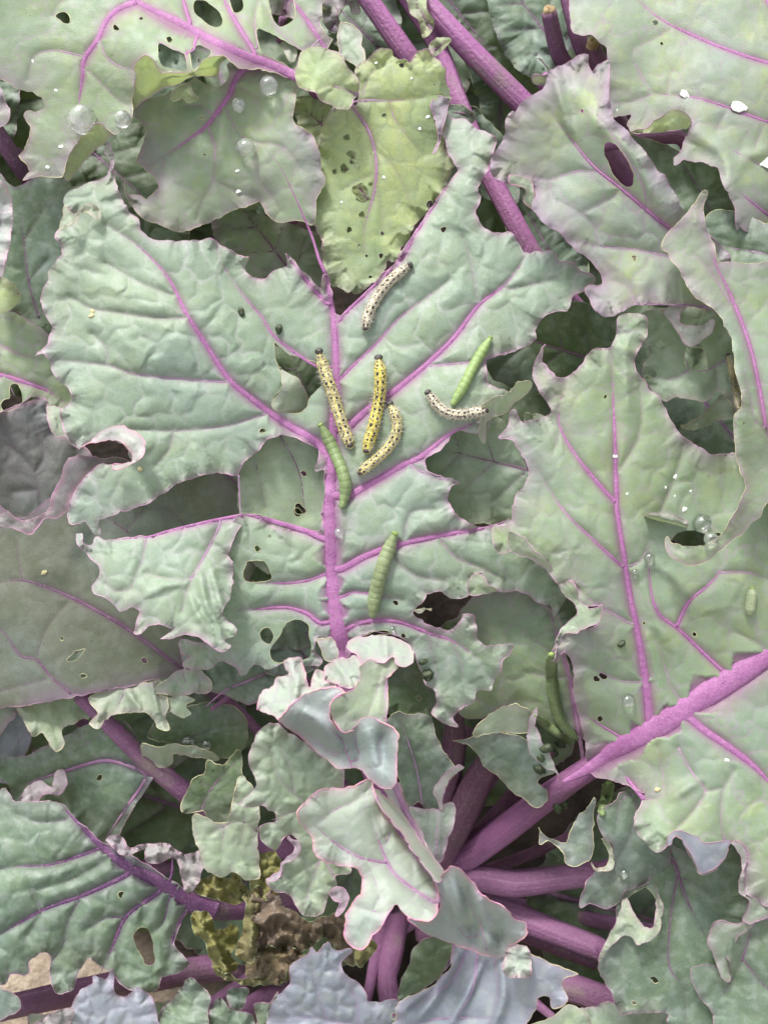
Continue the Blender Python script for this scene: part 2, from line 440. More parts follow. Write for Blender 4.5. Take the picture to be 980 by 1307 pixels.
    def evalh(xs, ys, full=False):
        n = len(xs)
        de = np.empty(n); ie = np.empty(n, int)
        for i in range(n):
            _, j, d = kd.find((xs[i], ys[i], 0)); de[i] = d; ie[i] = j
        dv = np.full(n, 99.); wv = np.zeros(n)
        if kdv:
            for i in range(n):
                _, j, d = kdv.find((xs[i], ys[i], 0)); dv[i] = d; wv[i] = vwa[j]
        wx = xs + fbm(xs / 22 + ph, ys / 22, 2) * cell * .22; wy = ys + fbm(xs / 22, ys / 22 + ph, 2) * cell * .22
        tn = np.empty(n); ca = np.empty(n)
        for i in range(n):
            a, b = kds.find_n((wx[i], wy[i], 0), 2)
            s1 = seeds[a[1]]; s2 = seeds[b[1]]
            tn[i] = (b[2]**2 - a[2]**2) / (2 * math.hypot(s2[0]-s1[0], s2[1]-s1[1]) + 1e-9); ca[i] = camp[a[1]]
        h = tp(xs, ys) + und * fbm(xs / 130 + ph, ys / 130 - ph, 3)
        dvr = np.maximum(dv - wv * .5, 0)
        vf = 1 - np.exp(-dvr / 9)
        h = h + quilt * vf * (1 - .35 * np.exp(-de / 10)) + puck * .62 * ca * np.sin(np.minimum(1, tn / (cell * .45)) * 1.5708) ** .85 * (1 - np.exp(-dvr / 6)) * (1 - .5 * np.exp(-de / 8))
        s = np.where(ie < outl, ie * step, 0)
        wave = np.sin(s / rufw * 6.283 + 2.2 * vnoise(s / 60 + ph, s * 0)) * (.55 + .45 * vnoise(s / 90, s * 0 + ph)) + .5 * vnoise(s / 13 + ph, s * 0 + 3)
        h = h + ruf * wave * np.exp(-de / rufl) * (ie < outl)
        for kf, amp, wd, L in fp:
            for i in range(n):
                _, j, d = kf.find((xs[i], ys[i], 0))
                if d < 3 * wd: h[i] += amp * math.exp(-(d / wd) ** 2) * math.sin(math.pi * min(1, max(.0, (j + 1) / (L + 1)))) ** .5
        if not full: return h
        return h, de, ie, dv, wv, tn
    h, de, ie, dv, wv, tn = evalh(V[:, 0], V[:, 1], True)
    p = Patch()
    p.out, p.hol = out, hol
    p.V2, p.F, p.h = V, F, h
    p.attrs = {'vein': halo * np.clip(np.exp(-np.maximum(dv - wv * .5, 0) / (1.2 + wv * .35)), 0, 1) * np.clip(wv / 4, .35, 1),
               'net': np.clip(1.15 - tn / 2.3, 0, 1) * (dv > 2) * (.45 + .55 * np.clip(.5 + vnoise(V[:, 0] / 60, V[:, 1] / 60 + ph), 0, 1)),
               'blush': np.exp(-de / 24) * (ie < outl) * np.clip(.45 + 1.1 * fbm(V[:, 0] / 70 + ph, V[:, 1] / 70, 2), 0, 1),
               'edge': edgek * np.exp(-de / edgew) * (ie < outl) * (.55 + .45 * vnoise(ie / 12.0, de * 0 + ph))}
    p.vres = vres; p.evalh = evalh
    kk = kdtree.KDTree(len(V))
    for i, q in enumerate(V): kk.insert((q[0], q[1], 0), i)
    kk.balance(); p.kk = kk
    REG.append(p)
    return p

def top_h(x, y):
    """height of the uppermost leaf surface seen at a photo pixel"""
    best = None
    for p in REG:
        _, j, d = p.kk.find((x, y, 0))
        if d < 4.0 and (best is None or p.h[j] > best): best = p.h[j]; PLACE['last'] = getattr(p, 'place', None)
    return best if best is not None else -3.0

def parse_veins(s, kind='v'):
    out = []
    for ln in s.split(';'):
        ln = ln.strip()
        if not ln: continue
        a, b = ln.split(' ', 1)
        mid = a[0] == 'm'
        out.append({'w': [float(z) for z in a.lstrip('m').split('>')], 'p': P(b), 'mid': mid})
    return out
def parse_holes(s):
    return [P(z) for z in s.split(';') if z.strip()]
def parse_dots(s):
    return [blob(q[0], q[1], q[2] / S, 100 + i, 1.25) for i, q in enumerate(P(s))] if s else []

def rim(loop, p, rad):
    q = loop[::1]; q = np.vstack([q, q[:1]])
    h = p.evalh(q[:, 0], q[:, 1])
    return tube(W(q[:, 0], q[:, 1], h), rad * np.clip(.75 + .7 * vnoise(np.arange(len(q)) / 6.0, np.zeros(len(q)) + q[0, 0]), .25, 1.5), 5, 1.0, cap=False)

def leaf(plant, parts, label=None, mat='glau', vm='bright', rimc='pink', holec='cream', name='leaf', rimr=1.0):
    """parts: dicts for build_patch (outline/H/holes/veins as strings). One leaf mesh, its midrib and veins are children."""
    Vs, Fs, A, U, MI = [], [], {'vein': [], 'net': [], 'edge': [], 'blush': []}, [], []
    mats = []; off = 0; tubes = []
    def mi(m):
        if m not in mats: mats.append(m)
        return mats.index(m)
    off_uv = rng.random(2) * 40
    for d in parts:
        d = dict(d)
        pm = d.pop('mat', mat); pr = d.pop('rim', rimc); rr = d.pop('rimr', rimr)
        hs_ = parse_holes(d.pop('holes', '')) + parse_dots(d.pop('dots', ''))
        vv = parse_veins(d.pop('veins', '')) if isinstance(d.get('veins', ''), str) else d.pop('veins')
        ol = d.pop('outline'); ol = P(ol) if isinstance(ol, str) else ol
        Hh = d.pop('H'); Hh = P(Hh) if isinstance(Hh, str) else Hh
        p = build_patch(ol, Hh, hs_, vv, **d); p.place = label
        Vw = W(p.V2[:, 0], p.V2[:, 1], p.h)
        n = len(Vw)
        Vs.append(Vw); Fs.append(p.F + off); off += n; MI += [mi(LM[pm])] * len(p.F)
        for k in A: A[k].append(p.attrs[k])
        U.append(p.V2 / 100 + off_uv)
        for i, lp in enumerate([p.out] + p.hol):
            rc = pr if i == 0 else holec
            if rc is None: continue
            tv, tf = rim(lp, p, rr * .5 * pxm(p.h.mean()) * (1 if i == 0 else .9))
            Vs.append(tv); Fs.append(tf + off); off += len(tv); MI += [mi(EM[rc])] * len(tf)
            for k in A: A[k].append(np.zeros(len(tv)))
            U.append(np.zeros((len(tv), 2)))
        for (q, ws), v in zip(p.vres, vv):
            hh = p.evalh(q[:, 0], q[:, 1])
            hh = np.convolve(np.pad(hh, 3, 'edge'), np.ones(7) / 7, 'valid')
            mp_ = pxm(hh.mean())
            path = W(q[:, 0], q[:, 1], hh - ws * .5 * mp_ * 100 * .16)
            jit = 1 + (.035 if ws.max() > 9 else .09) * vnoise(np.arange(len(q)) / 6.0, np.zeros(len(q)) + len(tubes))
            stp = 2
            if ws.max() < 2.4: stp = 3
            idx = np.unique(np.r_[np.arange(0, len(q), stp), len(q) - 1])
            tubes.append((path[idx], (ws * .5 * mp_ * jit)[idx], v['mid'], ws.max()))
    o = make_obj(name, np.vstack(Vs), np.vstack(Fs), mats, plant, {k: np.concatenate(v) for k, v in A.items()}, np.vstack(U), MI)
    if label: o['label'] = label
    for path, rad, mid, wm in tubes:
        tv, tf = tube(path, rad, 12 if wm > 8 else 8, .42)
        make_obj('midrib' if mid else 'vein', tv, tf, [VM['fine' if wm < 3.0 and vm in ('bright', 'mid') else vm]], o)
    return o

def stalk(plant, path, widths, mat='mid', name='stalk', label=None, sides=14, flat=.85):
    """path: 'tile x,y,h' points"""
    q = P(path) if isinstance(path, str) else np.asarray(path, float)
    w3 = W(q[:, 0], q[:, 1], q[:, 2])
    n = max(8, int(np.linalg.norm(np.diff(w3, axis=0), axis=1).sum() / .0018))
    u = np.r_[0, np.cumsum(np.linalg.norm(np.diff(w3, axis=0), axis=1))]; u /= u[-1]
    uu = np.linspace(0, 1, n)
    pts = np.stack([np.interp(uu, u, w3[:, i]) for i in range(3)], -1)
    for _ in range(max(3, n // 10)): pts[1:-1] = (pts[:-2] + 2 * pts[1:-1] + pts[2:]) / 4
    ws = np.interp(uu, np.linspace(0, 1, len(widths)), widths)
    hz = np.interp(uu, u, q[:, 2])
    rad = ws * .5 * (DREF - hz * .01) / FPX
    V, F = tube(pts, rad, sides, flat)
    # ribs along the stalk
    a = np.tile(np.arange(sides), n); lg = np.repeat(np.arange(n), sides)
    k = 1 + .05 * np.where(a % 2 == 0, 1, -1) + .05 * vnoise(lg / 7.0, a * 1.7)
    c = np.repeat(pts, sides, 0)
    V[:n*sides] = c + (V[:n*sides] - c) * k[:, None]
    uv = np.vstack([np.c_[lg * .03, a * 1.3], [[0, 0], [0, 0]]])
    o = make_obj(name, V, F, [SM[mat]], plant, None, uv)
    if label: o['label'] = label
    return o

# ------------------------------------------------------------------ ground
def ground():
    n = 60; g = np.linspace(-1, 1, n); g = np.sign(g) * (np.abs(g) ** 3) * 60 + g * .8
    X, Y = np.meshgrid(g, g); Z = .012 * fbm(X * 9, Y * 9, 4) * (np.hypot(X, Y) < 5)
    i = np.arange(n - 1)[:, None] * n + np.arange(n - 1)[None]
    F = np.stack([i, i + 1, i + n + 1, i + n], -1).reshape(-1, 4)
    m = bpy.data.materials.new('soil'); t, bs, out = nodes(m)
    tc = t.nodes.new('ShaderNodeTexCoord').outputs['Object']
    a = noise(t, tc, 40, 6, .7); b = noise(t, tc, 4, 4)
    c = mixc(t, ramp(t, a, .35, .65), (.009, .007, .006), (.024, .018, .014))  # soil colour lowered to near black to carry the shade between the plants
    # dry sandy strip along the near left side of the bed
    sx = t.nodes.new('ShaderNodeSeparateXYZ'); t.links.new(tc, sx.inputs[0])
    ed = mul(t, mul(t, sx.outputs['Y'], -.9), mul(t, sx.outputs['X'], -.45), 'ADD')
    ed = mul(t, ed, mul(t, b, .06), 'ADD')
    c = mixc(t, ramp(t, ed, .222, .27), c, mixc(t, ramp(t, a, .35, .65), (.19, .15, .115), (.30, .25, .195)))
    t.links.new(c, bs.inputs['Base Color']); bs.inputs['Roughness'].default_value = .95; bs.inputs['Specular IOR Level'].default_value = .08
    t.links.new(bump(t, a, 1, .01), bs.inputs['Normal'])
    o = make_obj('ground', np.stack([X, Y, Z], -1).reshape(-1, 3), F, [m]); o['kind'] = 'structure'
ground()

# ------------------------------------------------------------------ plants
def plant_at(px, py, h, label):
    c = W(px, py, h); o = thing('kale_plant', label, 'kale plant', (c[0], c[1] - .01, 0.0), 'kale plants in the bed')
    base = np.array([c[0], c[1] - .01, 0.0])
    n = 26; u = np.linspace(0, 1, n)[:, None]
    path = base * (1 - u) + c * u; path[:, 0] += .004 * np.sin(u[:, 0] * 7)
    rad = (.016 + .004 * np.sin(u[:, 0] * 31) ** 2) * (1 - .25 * u[:, 0])
    V, F = tube(path, rad, 14, 1.0, up=np.array([0, 1, .1]))
    make_obj('stem', V, F, [SM['mid']], o, None, np.zeros((len(V), 2)))
    return o
PA = plant_at(500, 1130, -13, 'purple-veined kale plant with the caterpillar-covered leaf, middle of the bed')
PB = plant_at(900, 330, -13, 'kale plant with mauve-edged leaves on thick magenta stalks, behind the caterpillar leaf')
PC = plant_at(330, 330, -13, 'kale plant whose holed leaf carries two large water drops')
CA, CB, CC = (500, 1130, -12.5), (900, 330, -12.5), (330, 330, -12.5)

# ---- the leaf with the caterpillars
leaf(PA, [dict(
 outline="t00 245,775 265,720 300,715 340,695 380,680 415,660 415,600 400,570 420,535 430,580 440,660 460,740 490,800 520,835 530,870 570,900 640,915 740,915 800,905 850,935 880,960 930,975 "
 "t01 945,10 935,60 975,95 t11 20,95 45,95 85,55 120,45 125,20 118,-5 160,40 200,85 235,125 255,130 258,100 262,80 275,80 295,150 300,200 310,225 325,235 345,215 430,135 500,60 560,5 "
 "t10 545,980 600,890 640,830 720,720 770,650 760,630 740,590 715,520 705,470 725,435 760,450 800,455 830,480 880,500 915,530 910,570 890,620 860,680 848,715 860,745 840,800 845,840 880,870 930,880 975,885 "
 "t20 50,950 100,950 180,960 t21 190,20 230,25 260,60 310,75 325,100 290,130 240,165 225,210 170,220 120,245 100,290 100,325 0,370 t11 905,390 880,400 880,440 885,490 920,510 960,530 900,545 865,570 860,600 860,640 840,680 780,670 740,690 700,740 650,780 655,820 700,845 775,865 740,880 735,920 755,980 "
 "t12 770,30 820,65 900,65 960,40 1000,60 g 700,715 725,745 712,780 t22 165,410 150,370 105,355 40,310 0,310 t12 920,310 880,290 860,250 825,255 808,300 800,330 740,340 700,312 650,320 640,340 615,370 600,400 640,430 690,450 745,460 770,430 800,390 830,400 840,440 850,490 880,520 960,515 975,520 940,570 935,610 905,650 900,690 850,690 830,730 790,750 755,770 750,800 770,825 740,820 690,790 668,770 690,740 680,690 650,670 620,590 605,540 590,510 540,480 440,470 370,505 355,560 "
 "320,560 310,520 290,500 240,490 225,540 250,580 190,590 110,580 50,600 0,580 t02 945,600 915,630 890,590 840,580 790,610 740,600 700,590 720,560 690,540 690,490 770,500 800,400 830,200 860,100 905,30 980,25 t12 60,55 160,80 245,85 260,60 255,0 t11 260,980 265,820 230,820 245,770 240,740 200,712 165,700 100,680 80,690 30,720 0,760 t01 930,790 900,835 860,832 780,830 720,850 640,890 560,940 500,965 440,985 t02 375,40 380,95 350,90 320,45 275,55 262,20 t01 265,960 290,890 340,830 375,800 440,802 495,785 490,750 470,720 420,705 345,714 310,730 300,740 245,665 235,600 260,570 275,540 265,510 235,490 215,465 195,430 195,410 165,375 135,385 170,350 190,310 200,270 160,195 155,160 180,105 185,60 215,25 240,0 t00 215,895 225,870 280,830 285,810",
 H="g 430,600,0 220,430,.7 90,400,0 95,640,.2 140,260,.3 200,330,.6 139,185,.0 600,380,.5 740,350,-.2 600,200,.2 560,160,-.3 650,680,-.3 700,740,-.6 430,830,-.7 580,910,-1.3 345,360,0 420,390,-.1 420,300,.2 340,190,.9 330,800,-.7 260,840,-.9 330,720,-.4 520,700,.2 560,480,.5 480,560,.1 350,540,.2 420,720,-.3",
 holes="t11 75,330 120,370 200,400 240,420 250,470 255,490 215,535 200,580 160,605 100,590 70,570 75,540 110,490 100,440 80,390;t12 -30,200 10,195 45,205 65,245 60,268 0,275 -40,262;t12 105,450 130,425 180,420 205,440 205,480 215,520 210,560 150,580 70,575 60,540 75,510 95,480;t12 20,465 50,450 70,480 60,510 30,500;t12 405,490 440,465 500,458 515,472 460,478 420,496;t12 620,150 622,150 623,153 620,152",
 dots="t12 532,355,9 563,478,7 10,150,12 55,100,6 t11 92,287,8 t01 915,215,10",
 veins="m27>20>17>13>9>6>4>1.5 t12 340,565 315,430 300,300 290,120 285,0 t11 290,880 300,640 310,480 300,250 270,80 245,20 t10 215,890 150,740 90,620 35,560;"
 "12>9>6>4>3 t11 285,770 240,715 200,690 100,630 0,555 t01 870,475 780,340 705,220 640,90 560,0 t00 480,900 400,850;"
 "4>3>2 t01 860,483 650,468 500,450 410,420 220,400;2.5>1.5 t01 700,240 590,240 450,220 350,205 270,160;3>2 t11 40,605 t01 980,612 850,650 660,668 500,663;1.5>1 t01 660,155 540,110 400,30;"
 "6>3>2 t11 240,425 150,370 70,305 30,240 0,205 t01 920,150 840,30 t00 820,905;7>3 t11 275,185 215,120 160,50 118,0;6>5>3 t11 315,255 345,220 430,140 565,5 t10 600,900 650,825 765,655;"
 "5>3>2 t11 320,475 380,415 460,340 550,240 670,150 740,95;12>9>7>5>3 t11 345,660 440,580 540,510 660,410 760,310 850,190 940,120 t21 40,40 t20 70,930;4>3 t11 660,422 740,415 820,408 900,390 t21 0,366;2>1.5 t11 845,170 830,80 815,0 t10 790,900;"
 "12>8>5 t11 350,915 440,870 560,800 640,760 740,680 855,628;4>2 t11 590,800 660,835 770,865;11>8>4 t12 335,225 420,180 560,130 700,100 850,75 960,45;2>1.5 t12 570,120 575,60 600,10 680,0;3>1.5 t12 700,110 760,180 850,220 950,270;2.5>1.5 t12 530,190 610,250 720,270;"
 "5>2 t12 335,330 370,315 440,320 560,345;9>6>3 t12 345,455 400,430 480,420 560,430 650,465 750,500 840,560;2>1 t12 650,470 680,570 690,650;2>1 t12 745,500 780,580 790,640;"
 "11>8>7>6 t12 265,110 200,85 100,55 0,25 t02 920,22;5>3 t12 270,245 200,270 120,280 0,280;9>6>4 t12 250,430 200,395 120,372 0,380 t02 900,385;3>3 t01 905,835 t02 912,20;2>1 t21 0,130 100,110 180,90;2>1 t01 410,420 400,350 350,300;1.5>1 t01 660,660 640,740 590,800",
 cell=44, puck=.13, quilt=.16, ruf=.16, rufw=30),
 dict(outline="t02 905,20 800,45 700,65 590,100 500,105 400,115 365,108 345,130 320,125 315,90 290,95 300,130 330,175 375,220 370,255 345,285 355,325 400,340 440,370 455,385 510,375 535,385 515,440 505,470 530,475 560,445 600,435 655,455 605,490 640,490 690,475 760,490 830,535 865,535 878,515 850,495 895,465 860,420 840,390 870,330 885,260 880,200 860,170 900,90 925,40",
  H="t02 900,30,-.1 600,90,.3 350,110,.5 380,260,.7 600,250,.6 780,250,.6 870,250,.2 520,420,.9 640,470,1.0 850,520,1.1 720,400,1.0",
  veins="6>5>4>3 t02 920,22 800,45 650,80 560,105 420,115;4>3>2 t02 835,55 790,150 720,280 690,390;2.5>1.5 t02 555,110 540,190 500,290;1.5>1 t02 760,230 690,270 550,240;1.5>1 t02 500,300 440,310 400,280",
  folds=[("t02 760,240 780,350 830,450 850,520", .25, 5), ("t02 800,220 830,330 860,430", .22, 5), ("t02 720,330 750,400 800,470", .18, 5), ("t02 560,330 620,290 700,280", .15, 6)], cell=30, ruf=.18, quilt=.1),
 dict(outline="t01 310,730 360,690 430,655 470,650 530,680 550,710 540,760 500,797 440,812 430,798 495,785 490,750 470,720 420,705 345,712", H="t01 310,730,.3 470,650,.8 550,710,1.2 500,795,1.0 430,800,.6", mat='pale', puck=.03, ruf=.1, rim='hot'),
 dict(outline="t01 180,575 235,580 245,640 255,670 300,735 250,690 210,690 190,640", H="g 75,540,.1", mat='pgreen', ruf=.15),
 dict(outline="t11 80,400 110,430 150,460 185,500 205,545 190,590 150,603 80,585 72,560 105,500 100,440", H="t11 80,400,.0 200,545,-.5 80,580,.2 140,500,.3", mat='pgreen', rim='cream', puck=.08),
 dict(outline="t11 865,580 890,545 940,535 980,515 t21 0,520 40,478 85,480 80,515 20,565 t11 950,600 905,610 875,640 870,715 845,660", H="t11 870,650,.6 900,560,1.1 t21 60,490,1.3", mat='pgreen', rim='cream', puck=.03, veins="2>1 t11 905,560 900,600 870,700"),
 dict(outline="t00 245,775 285,805 330,775 370,780 385,800 370,830 330,800 300,815 285,840 225,870 240,820", H="t00 300,800,.7 380,790,.6", mat='pgreen', rim='cream', puck=.04),
 dict(outline="t12 808,300 815,270 830,253 860,250 885,285 920,305 860,318 820,322", H="t12 810,300,.2 850,250,.6", mat='pgreen', rim='pink', puck=.02),
 dict(outline="t12 605,385 640,375 675,380 640,385 615,392", H="g 530,778,-.2", mat='pgreen', rim='cream', puck=.02),
 ], 'large eaten leaf with bold magenta midrib that the caterpillars sit on')

# ---- right-hand leaf with the very thick midrib
leaf(PA, [dict(
 outline="t21 135,340 120,400 160,450 205,470 260,430 305,370 350,355 380,350 400,300 410,240 440,225 510,230 520,310 480,370 480,440 520,500 580,560 620,640 680,710 770,755 850,750 1000,760 g 1120,600 1150,800 1150,1000 1120,1160 t23 1000,540 930,510 890,480 885,400 905,350 880,300 840,290 800,370 725,405 690,350 655,285 625,265 605,300 560,330 500,280 470,240 475,190 510,110 470,90 400,60 330,40 "
 "t22 300,985 290,940 280,850 260,760 245,700 240,590 210,540 175,585 158,572 190,495 250,465 320,440 350,365 300,370 265,350 255,290 235,270 190,290 130,220 60,155 0,158 t12 930,170 905,150 900,70 960,60 t21 15,965 20,910 55,880 70,830 50,760 5,700 t11 930,690 960,650 t21 5,600 20,590 50,635 105,620 155,590 105,500 90,430",
 H="g 690,440,.7 800,420,1.0 650,690,1.0 640,640,.9 720,760,.9 760,770,1.1 705,840,.7 750,860,.4 900,750,.7 850,930,0 740,990,-1.2 980,900,.3 960,1000,.4 850,1080,.8 900,1100,.7 720,930,-.5 820,560,1.0 870,640,.6 790,700,.8 830,740,.2 1100,700,.4 1100,1000,.3 960,1150,.6",
 holes="t22 600,130 640,90 700,85 760,95 800,92 790,130 740,142 650,140",
 dots="t22 355,632,11 328,645,9 343,795,7 702,475,5",
 veins="m4>26>36>36>36>34>32 t22 200,1035 290,990 400,915 520,850 640,775 760,695 880,615 980,550 1100,470 1250,390;13>8>6>3 t22 535,840 520,690 490,500 455,330 430,170 405,0 t21 405,900 395,600 385,350;7>4>2 t21 400,940 320,850 230,730 185,620 210,490;5>3>1.5 t22 425,215 310,110 200,0 t21 90,790;4>2 t22 465,435 380,390 300,340 260,300;"
 "3>1.5 t22 490,655 420,650 350,620 270,585;5>2 t22 440,875 350,820 270,770;7>5>2 t22 825,630 740,550 640,455 560,390 530,270 530,130;6>4>3 t22 635,440 680,350 750,290 795,235 780,180;4>3 t22 795,240 900,240 980,265;3>1.5 t22 660,740 610,670 580,570 550,490;2>1 t21 410,820 480,710 500,600 490,480;2>1 t21 570,975 620,860 660,720;2>1 t22 950,515 850,465;"
 "11>8 t22 680,790 740,840 800,880 920,970 t23 1000,80;3>2 t22 640,905 680,980 t23 700,40 740,100 680,190 620,250;3>1.5 t23 815,290 800,200 810,90 850,20;8>6 t23 510,130 470,80 440,40;2>1.5 t23 580,110 575,0 t22 560,900;2>1 t23 740,100 810,85;2>1 t21 190,670 170,740;3>2 t22 455,215 500,190 530,120",
 folds=[("t21 440,300 440,450 450,600", .2, 9), ("t22 500,180 560,420 600,500", .25, 10), ("t22 540,200 620,260 680,330", .18, 8), ("t23 620,120 680,80 720,60", .2, 7)],
 cell=46, puck=.08, quilt=.12, ruf=.17, rufw=32),
 dict(outline="t22 0,85 50,105 100,160 150,200 190,280 235,270 255,300 262,345 300,370 350,365 330,430 250,465 190,490 175,560 158,572 165,520 200,455 260,400 255,370 215,330 160,260 90,190 0,150",
  H="t22 0,120,1.2 150,230,1.3 250,290,1.7 340,370,1.8 250,450,1.5 165,560,1.2 200,300,1.1", mat='pgreen', rim='pink', puck=.03, ruf=.12),
 dict(outline="t22 500,30 540,15 590,15 670,50 660,75 620,100 605,85 550,60", H="t22 500,30,.7 600,50,1.0 660,70,.7", mat='pgreen', rim='mauve', puck=.02),
 dict(outline="t23 430,100 400,130 335,195 350,270 385,300 390,380 370,400 330,395 310,420 280,470 265,540 300,525 370,545 420,520 440,470 520,450 600,400 600,280 530,200 500,100", H="t23 430,110,-.8 340,200,-.6 270,530,-1.2 430,480,-1.6 560,350,-1.4", mat='green', rim='mauve', veins="2>1 t23 480,110 460,260 400,370;2>1 t23 420,130 400,250"),
 dict(outline="t23 605,300 625,265 655,285 690,350 725,405 800,370 838,292 800,285 740,290 690,265 640,250 610,262", H="t23 610,290,1.0 720,400,.8 835,292,1.2 700,270,1.1", mat='blue', rim='mauve', puck=.02, ruf=.04),
 ], 'broad leaf with a very thick magenta midrib', mat='glau2')

# ---- folded leaf at the right side
leaf(PB, [dict(
 outline="t20 575,940 600,890 650,830 700,780 730,730 750,725 740,800 760,900 795,985 t21 850,30 920,38 980,28 1100,20 g 1120,330 1140,500 1090,640 1010,680 t22 980,-20 950,20 900,70 830,130 760,190 690,215 610,180 590,130 600,100 620,130 680,140 740,130 800,90 840,30 865,-10 t21 870,945 890,870 860,790 850,700 850,620 880,580 870,500 850,400 830,300 780,210 700,150 650,70 600,0",
 H="g 845,310,2.0 870,400,2.2 900,480,2.6 935,540,2.8 940,640,2.8 940,400,1.8 960,600,2.2 985,600,1.6 885,715,2.0 850,690,1.6 1100,500,1.6 895,250,2.0 1000,400,1.4",
 veins="m6>6>5 t21 970,660 940,480 900,320 830,140 780,40 t20 760,930;3>2 t21 840,190 760,60 700,0;2>1 t21 930,640 900,500 870,400;3>2 t21 1000,720 950,650 910,600", mat='glau2', puck=.06, ruf=.08, folds=[("t21 700,120 800,230 850,330 880,480 870,640 880,800 870,940 820,1020", .35, 12)])],
 'leaf folded lengthwise with a pale cream edge', mat='glau', rimc='cream')

# ---- upper right leaf with the oval hole
leaf(PB, [dict(
 outline="t20 0,440 60,375 130,330 150,270 200,245 270,210 295,210 300,250 315,275 340,240 375,235 375,350 390,440 440,490 520,590 600,690 665,800 720,850 800,930 t21 850,60 860,220 800,215 750,200 600,190 480,190 430,215 370,235 320,200 290,150 300,120 355,110 350,80 310,30 280,0 t20 260,960 215,920 190,880 160,870 110,830 80,780 100,740 80,700 30,700 0,700 t10 955,690 900,665 895,600 940,530 955,450 980,420",
 H="g 632,205,.7 650,150,1.0 700,95,1.3 760,90,1.2 770,150,1.9 800,200,1.9 850,250,1.7 720,180,.9 700,230,.6 700,290,1.0 760,330,.7 800,380,.9 900,390,1.0 740,395,.9 860,300,1.2",
 holes="t20 360,550 372,540 400,547 425,570 440,595 465,650 468,700 440,707 410,685 388,660 375,620 358,590",
 dots="t20 472,975,6 t21 472,15,6",
 veins="m7>5>2 t20 640,890 540,810 420,710 320,630 220,510 150,420;3>1.5 t20 345,650 250,650 150,680 60,665;3>2 t20 520,780 500,690 440,590 370,480 300,400;4>2 t20 640,980 470,945 345,935 240,915;2>1 t20 345,935 320,860 270,810 180,760;4>2 t21 760,198 600,190 480,190;1.5>1 t20 415,720 370,760 290,800;1.5>1 t20 150,680 160,760;2>1 t21 480,190 450,130 400,100",
 folds=[("t20 170,290 200,400 230,510", .25, 7), ("t20 200,270 330,430 430,560 520,690 600,800", .35, 16)], cell=42, puck=.07, quilt=.10, ruf=.18, rufw=32, edgew=9),
 dict(outline="t20 150,270 120,225 100,220 135,250 140,280 90,290 90,310 130,322", H="t20 120,225,1.5 140,290,1.0", rim='mauve', puck=.02),
 dict(outline="t20 0,665 40,665 80,690 95,740 80,790 50,760 60,720 30,700 0,700", H="t20 40,690,1.5 90,750,1.3", mat='pgreen', rim='hot', puck=.02),
 ], 'mauve-edged leaf with one oval hole', mat='mauve', rimc='mauve')

# ---- ragged leaf piece under it
leaf(PB, [dict(outline="t21 505,225 600,195 740,200 830,260 870,400 880,600 870,600 800,520 740,555 640,540 585,560 530,500 500,440 530,370 500,300", H="t21 520,260,-.6 740,220,-.2 640,540,-.6 860,580,-.2",
  holes="t21 668,360 700,335 730,350 752,410 740,450 700,440 665,425", dots="t21 540,450,14 520,468,7 575,345,14", veins="4>2 t21 860,380 800,410 740,440 680,435;3>2 t21 680,435 620,470 540,465;2>1 t21 780,420 790,510;2 t21 680,435 660,380", ruf=.15),
 dict(outline="t21 575,215 610,190 660,195 640,250 690,275 770,245 768,290 720,330 680,345 650,320 620,270 590,235", H="t21 600,210,.3 650,260,.6 760,260,.9 680,340,.5", mat='pale', rim='mauve', puck=.03),
 dict(outline="t21 650,650 740,610 800,540 860,590 850,610 760,640 700,665", H="t21 650,650,-1.2 800,550,-.5 850,600,-.4", mat='pgreen', rim='cream', puck=.03)],
 'ragged leaf with a torn window', mat='pgreen', rimc='mauve')
leaf(PB, [dict(outline="t21 420,180 560,200 660,330 820,400 900,560 900,760 760,800 660,740 600,640 480,560 380,420", H="g 850,500,-2.2 790,400,-2.6 920,560,-2.4", veins="m5>3 t21 900,760 740,560 600,380;3>1 t21 740,560 760,680", ruf=.3)], None, 'deep', 'dark', 'green')

# ---- top right leaf
leaf(PB, [dict(
 outline="t20 225,-200 225,0 235,100 260,135 310,130 340,155 365,180 375,235 372,350 385,440 420,445 460,435 440,475 480,505 540,480 590,430 640,415 680,440 690,470 655,540 640,580 620,600 625,630 660,605 700,615 760,620 790,640 800,690 830,730 850,790 860,870 870,850 885,870 960,890 1150,900 1300,700 1350,-100 1000,-300",
 H="g 730,0,-.4 760,80,.1 800,150,-.2 870,190,.2 880,160,.3 860,205,.5 930,210,.4 940,280,.7 980,290,-.5 980,100,.2 900,20,-.2 1080,100,-.2 1050,290,-.8",
 dots="t20 550,87,9 577,165,6",
 veins="m6>5>4 t20 1150,290 1000,245 930,225 800,180 620,100 540,50 470,-20;5>4>3 t20 1100,500 1000,470 900,435 820,405 700,370 540,355;2>1 t20 540,355 480,380 390,395;2>1.5 t20 540,355 500,290 465,220 470,180;2>1 t20 610,110 540,150 470,180;2>1 t20 820,420 780,500;5>3 t20 1000,830 920,770 870,730;2 t20 1000,650 920,610 830,560;6>5 t20 1100,140 1000,40 940,-60;1.5>1 t20 600,350 610,280;1.5>1 t20 960,470 930,560",
 folds=[("t20 690,500 800,570 830,640 850,760", .3, 12), ("t20 980,560 900,600 850,650", .15, 10)], cell=60, puck=.05, quilt=.06, ruf=.08, edgew=8),
 dict(outline="t20 450,510 520,480 590,430 640,415 680,440 690,470 670,492 600,500 490,510", H="t20 460,510,0 640,420,.7 680,480,.4", mat='yellow', rim='mauve', puck=.04)],
 'top leaf with scattered white flakes', mat='mauve', rimc='mauve')
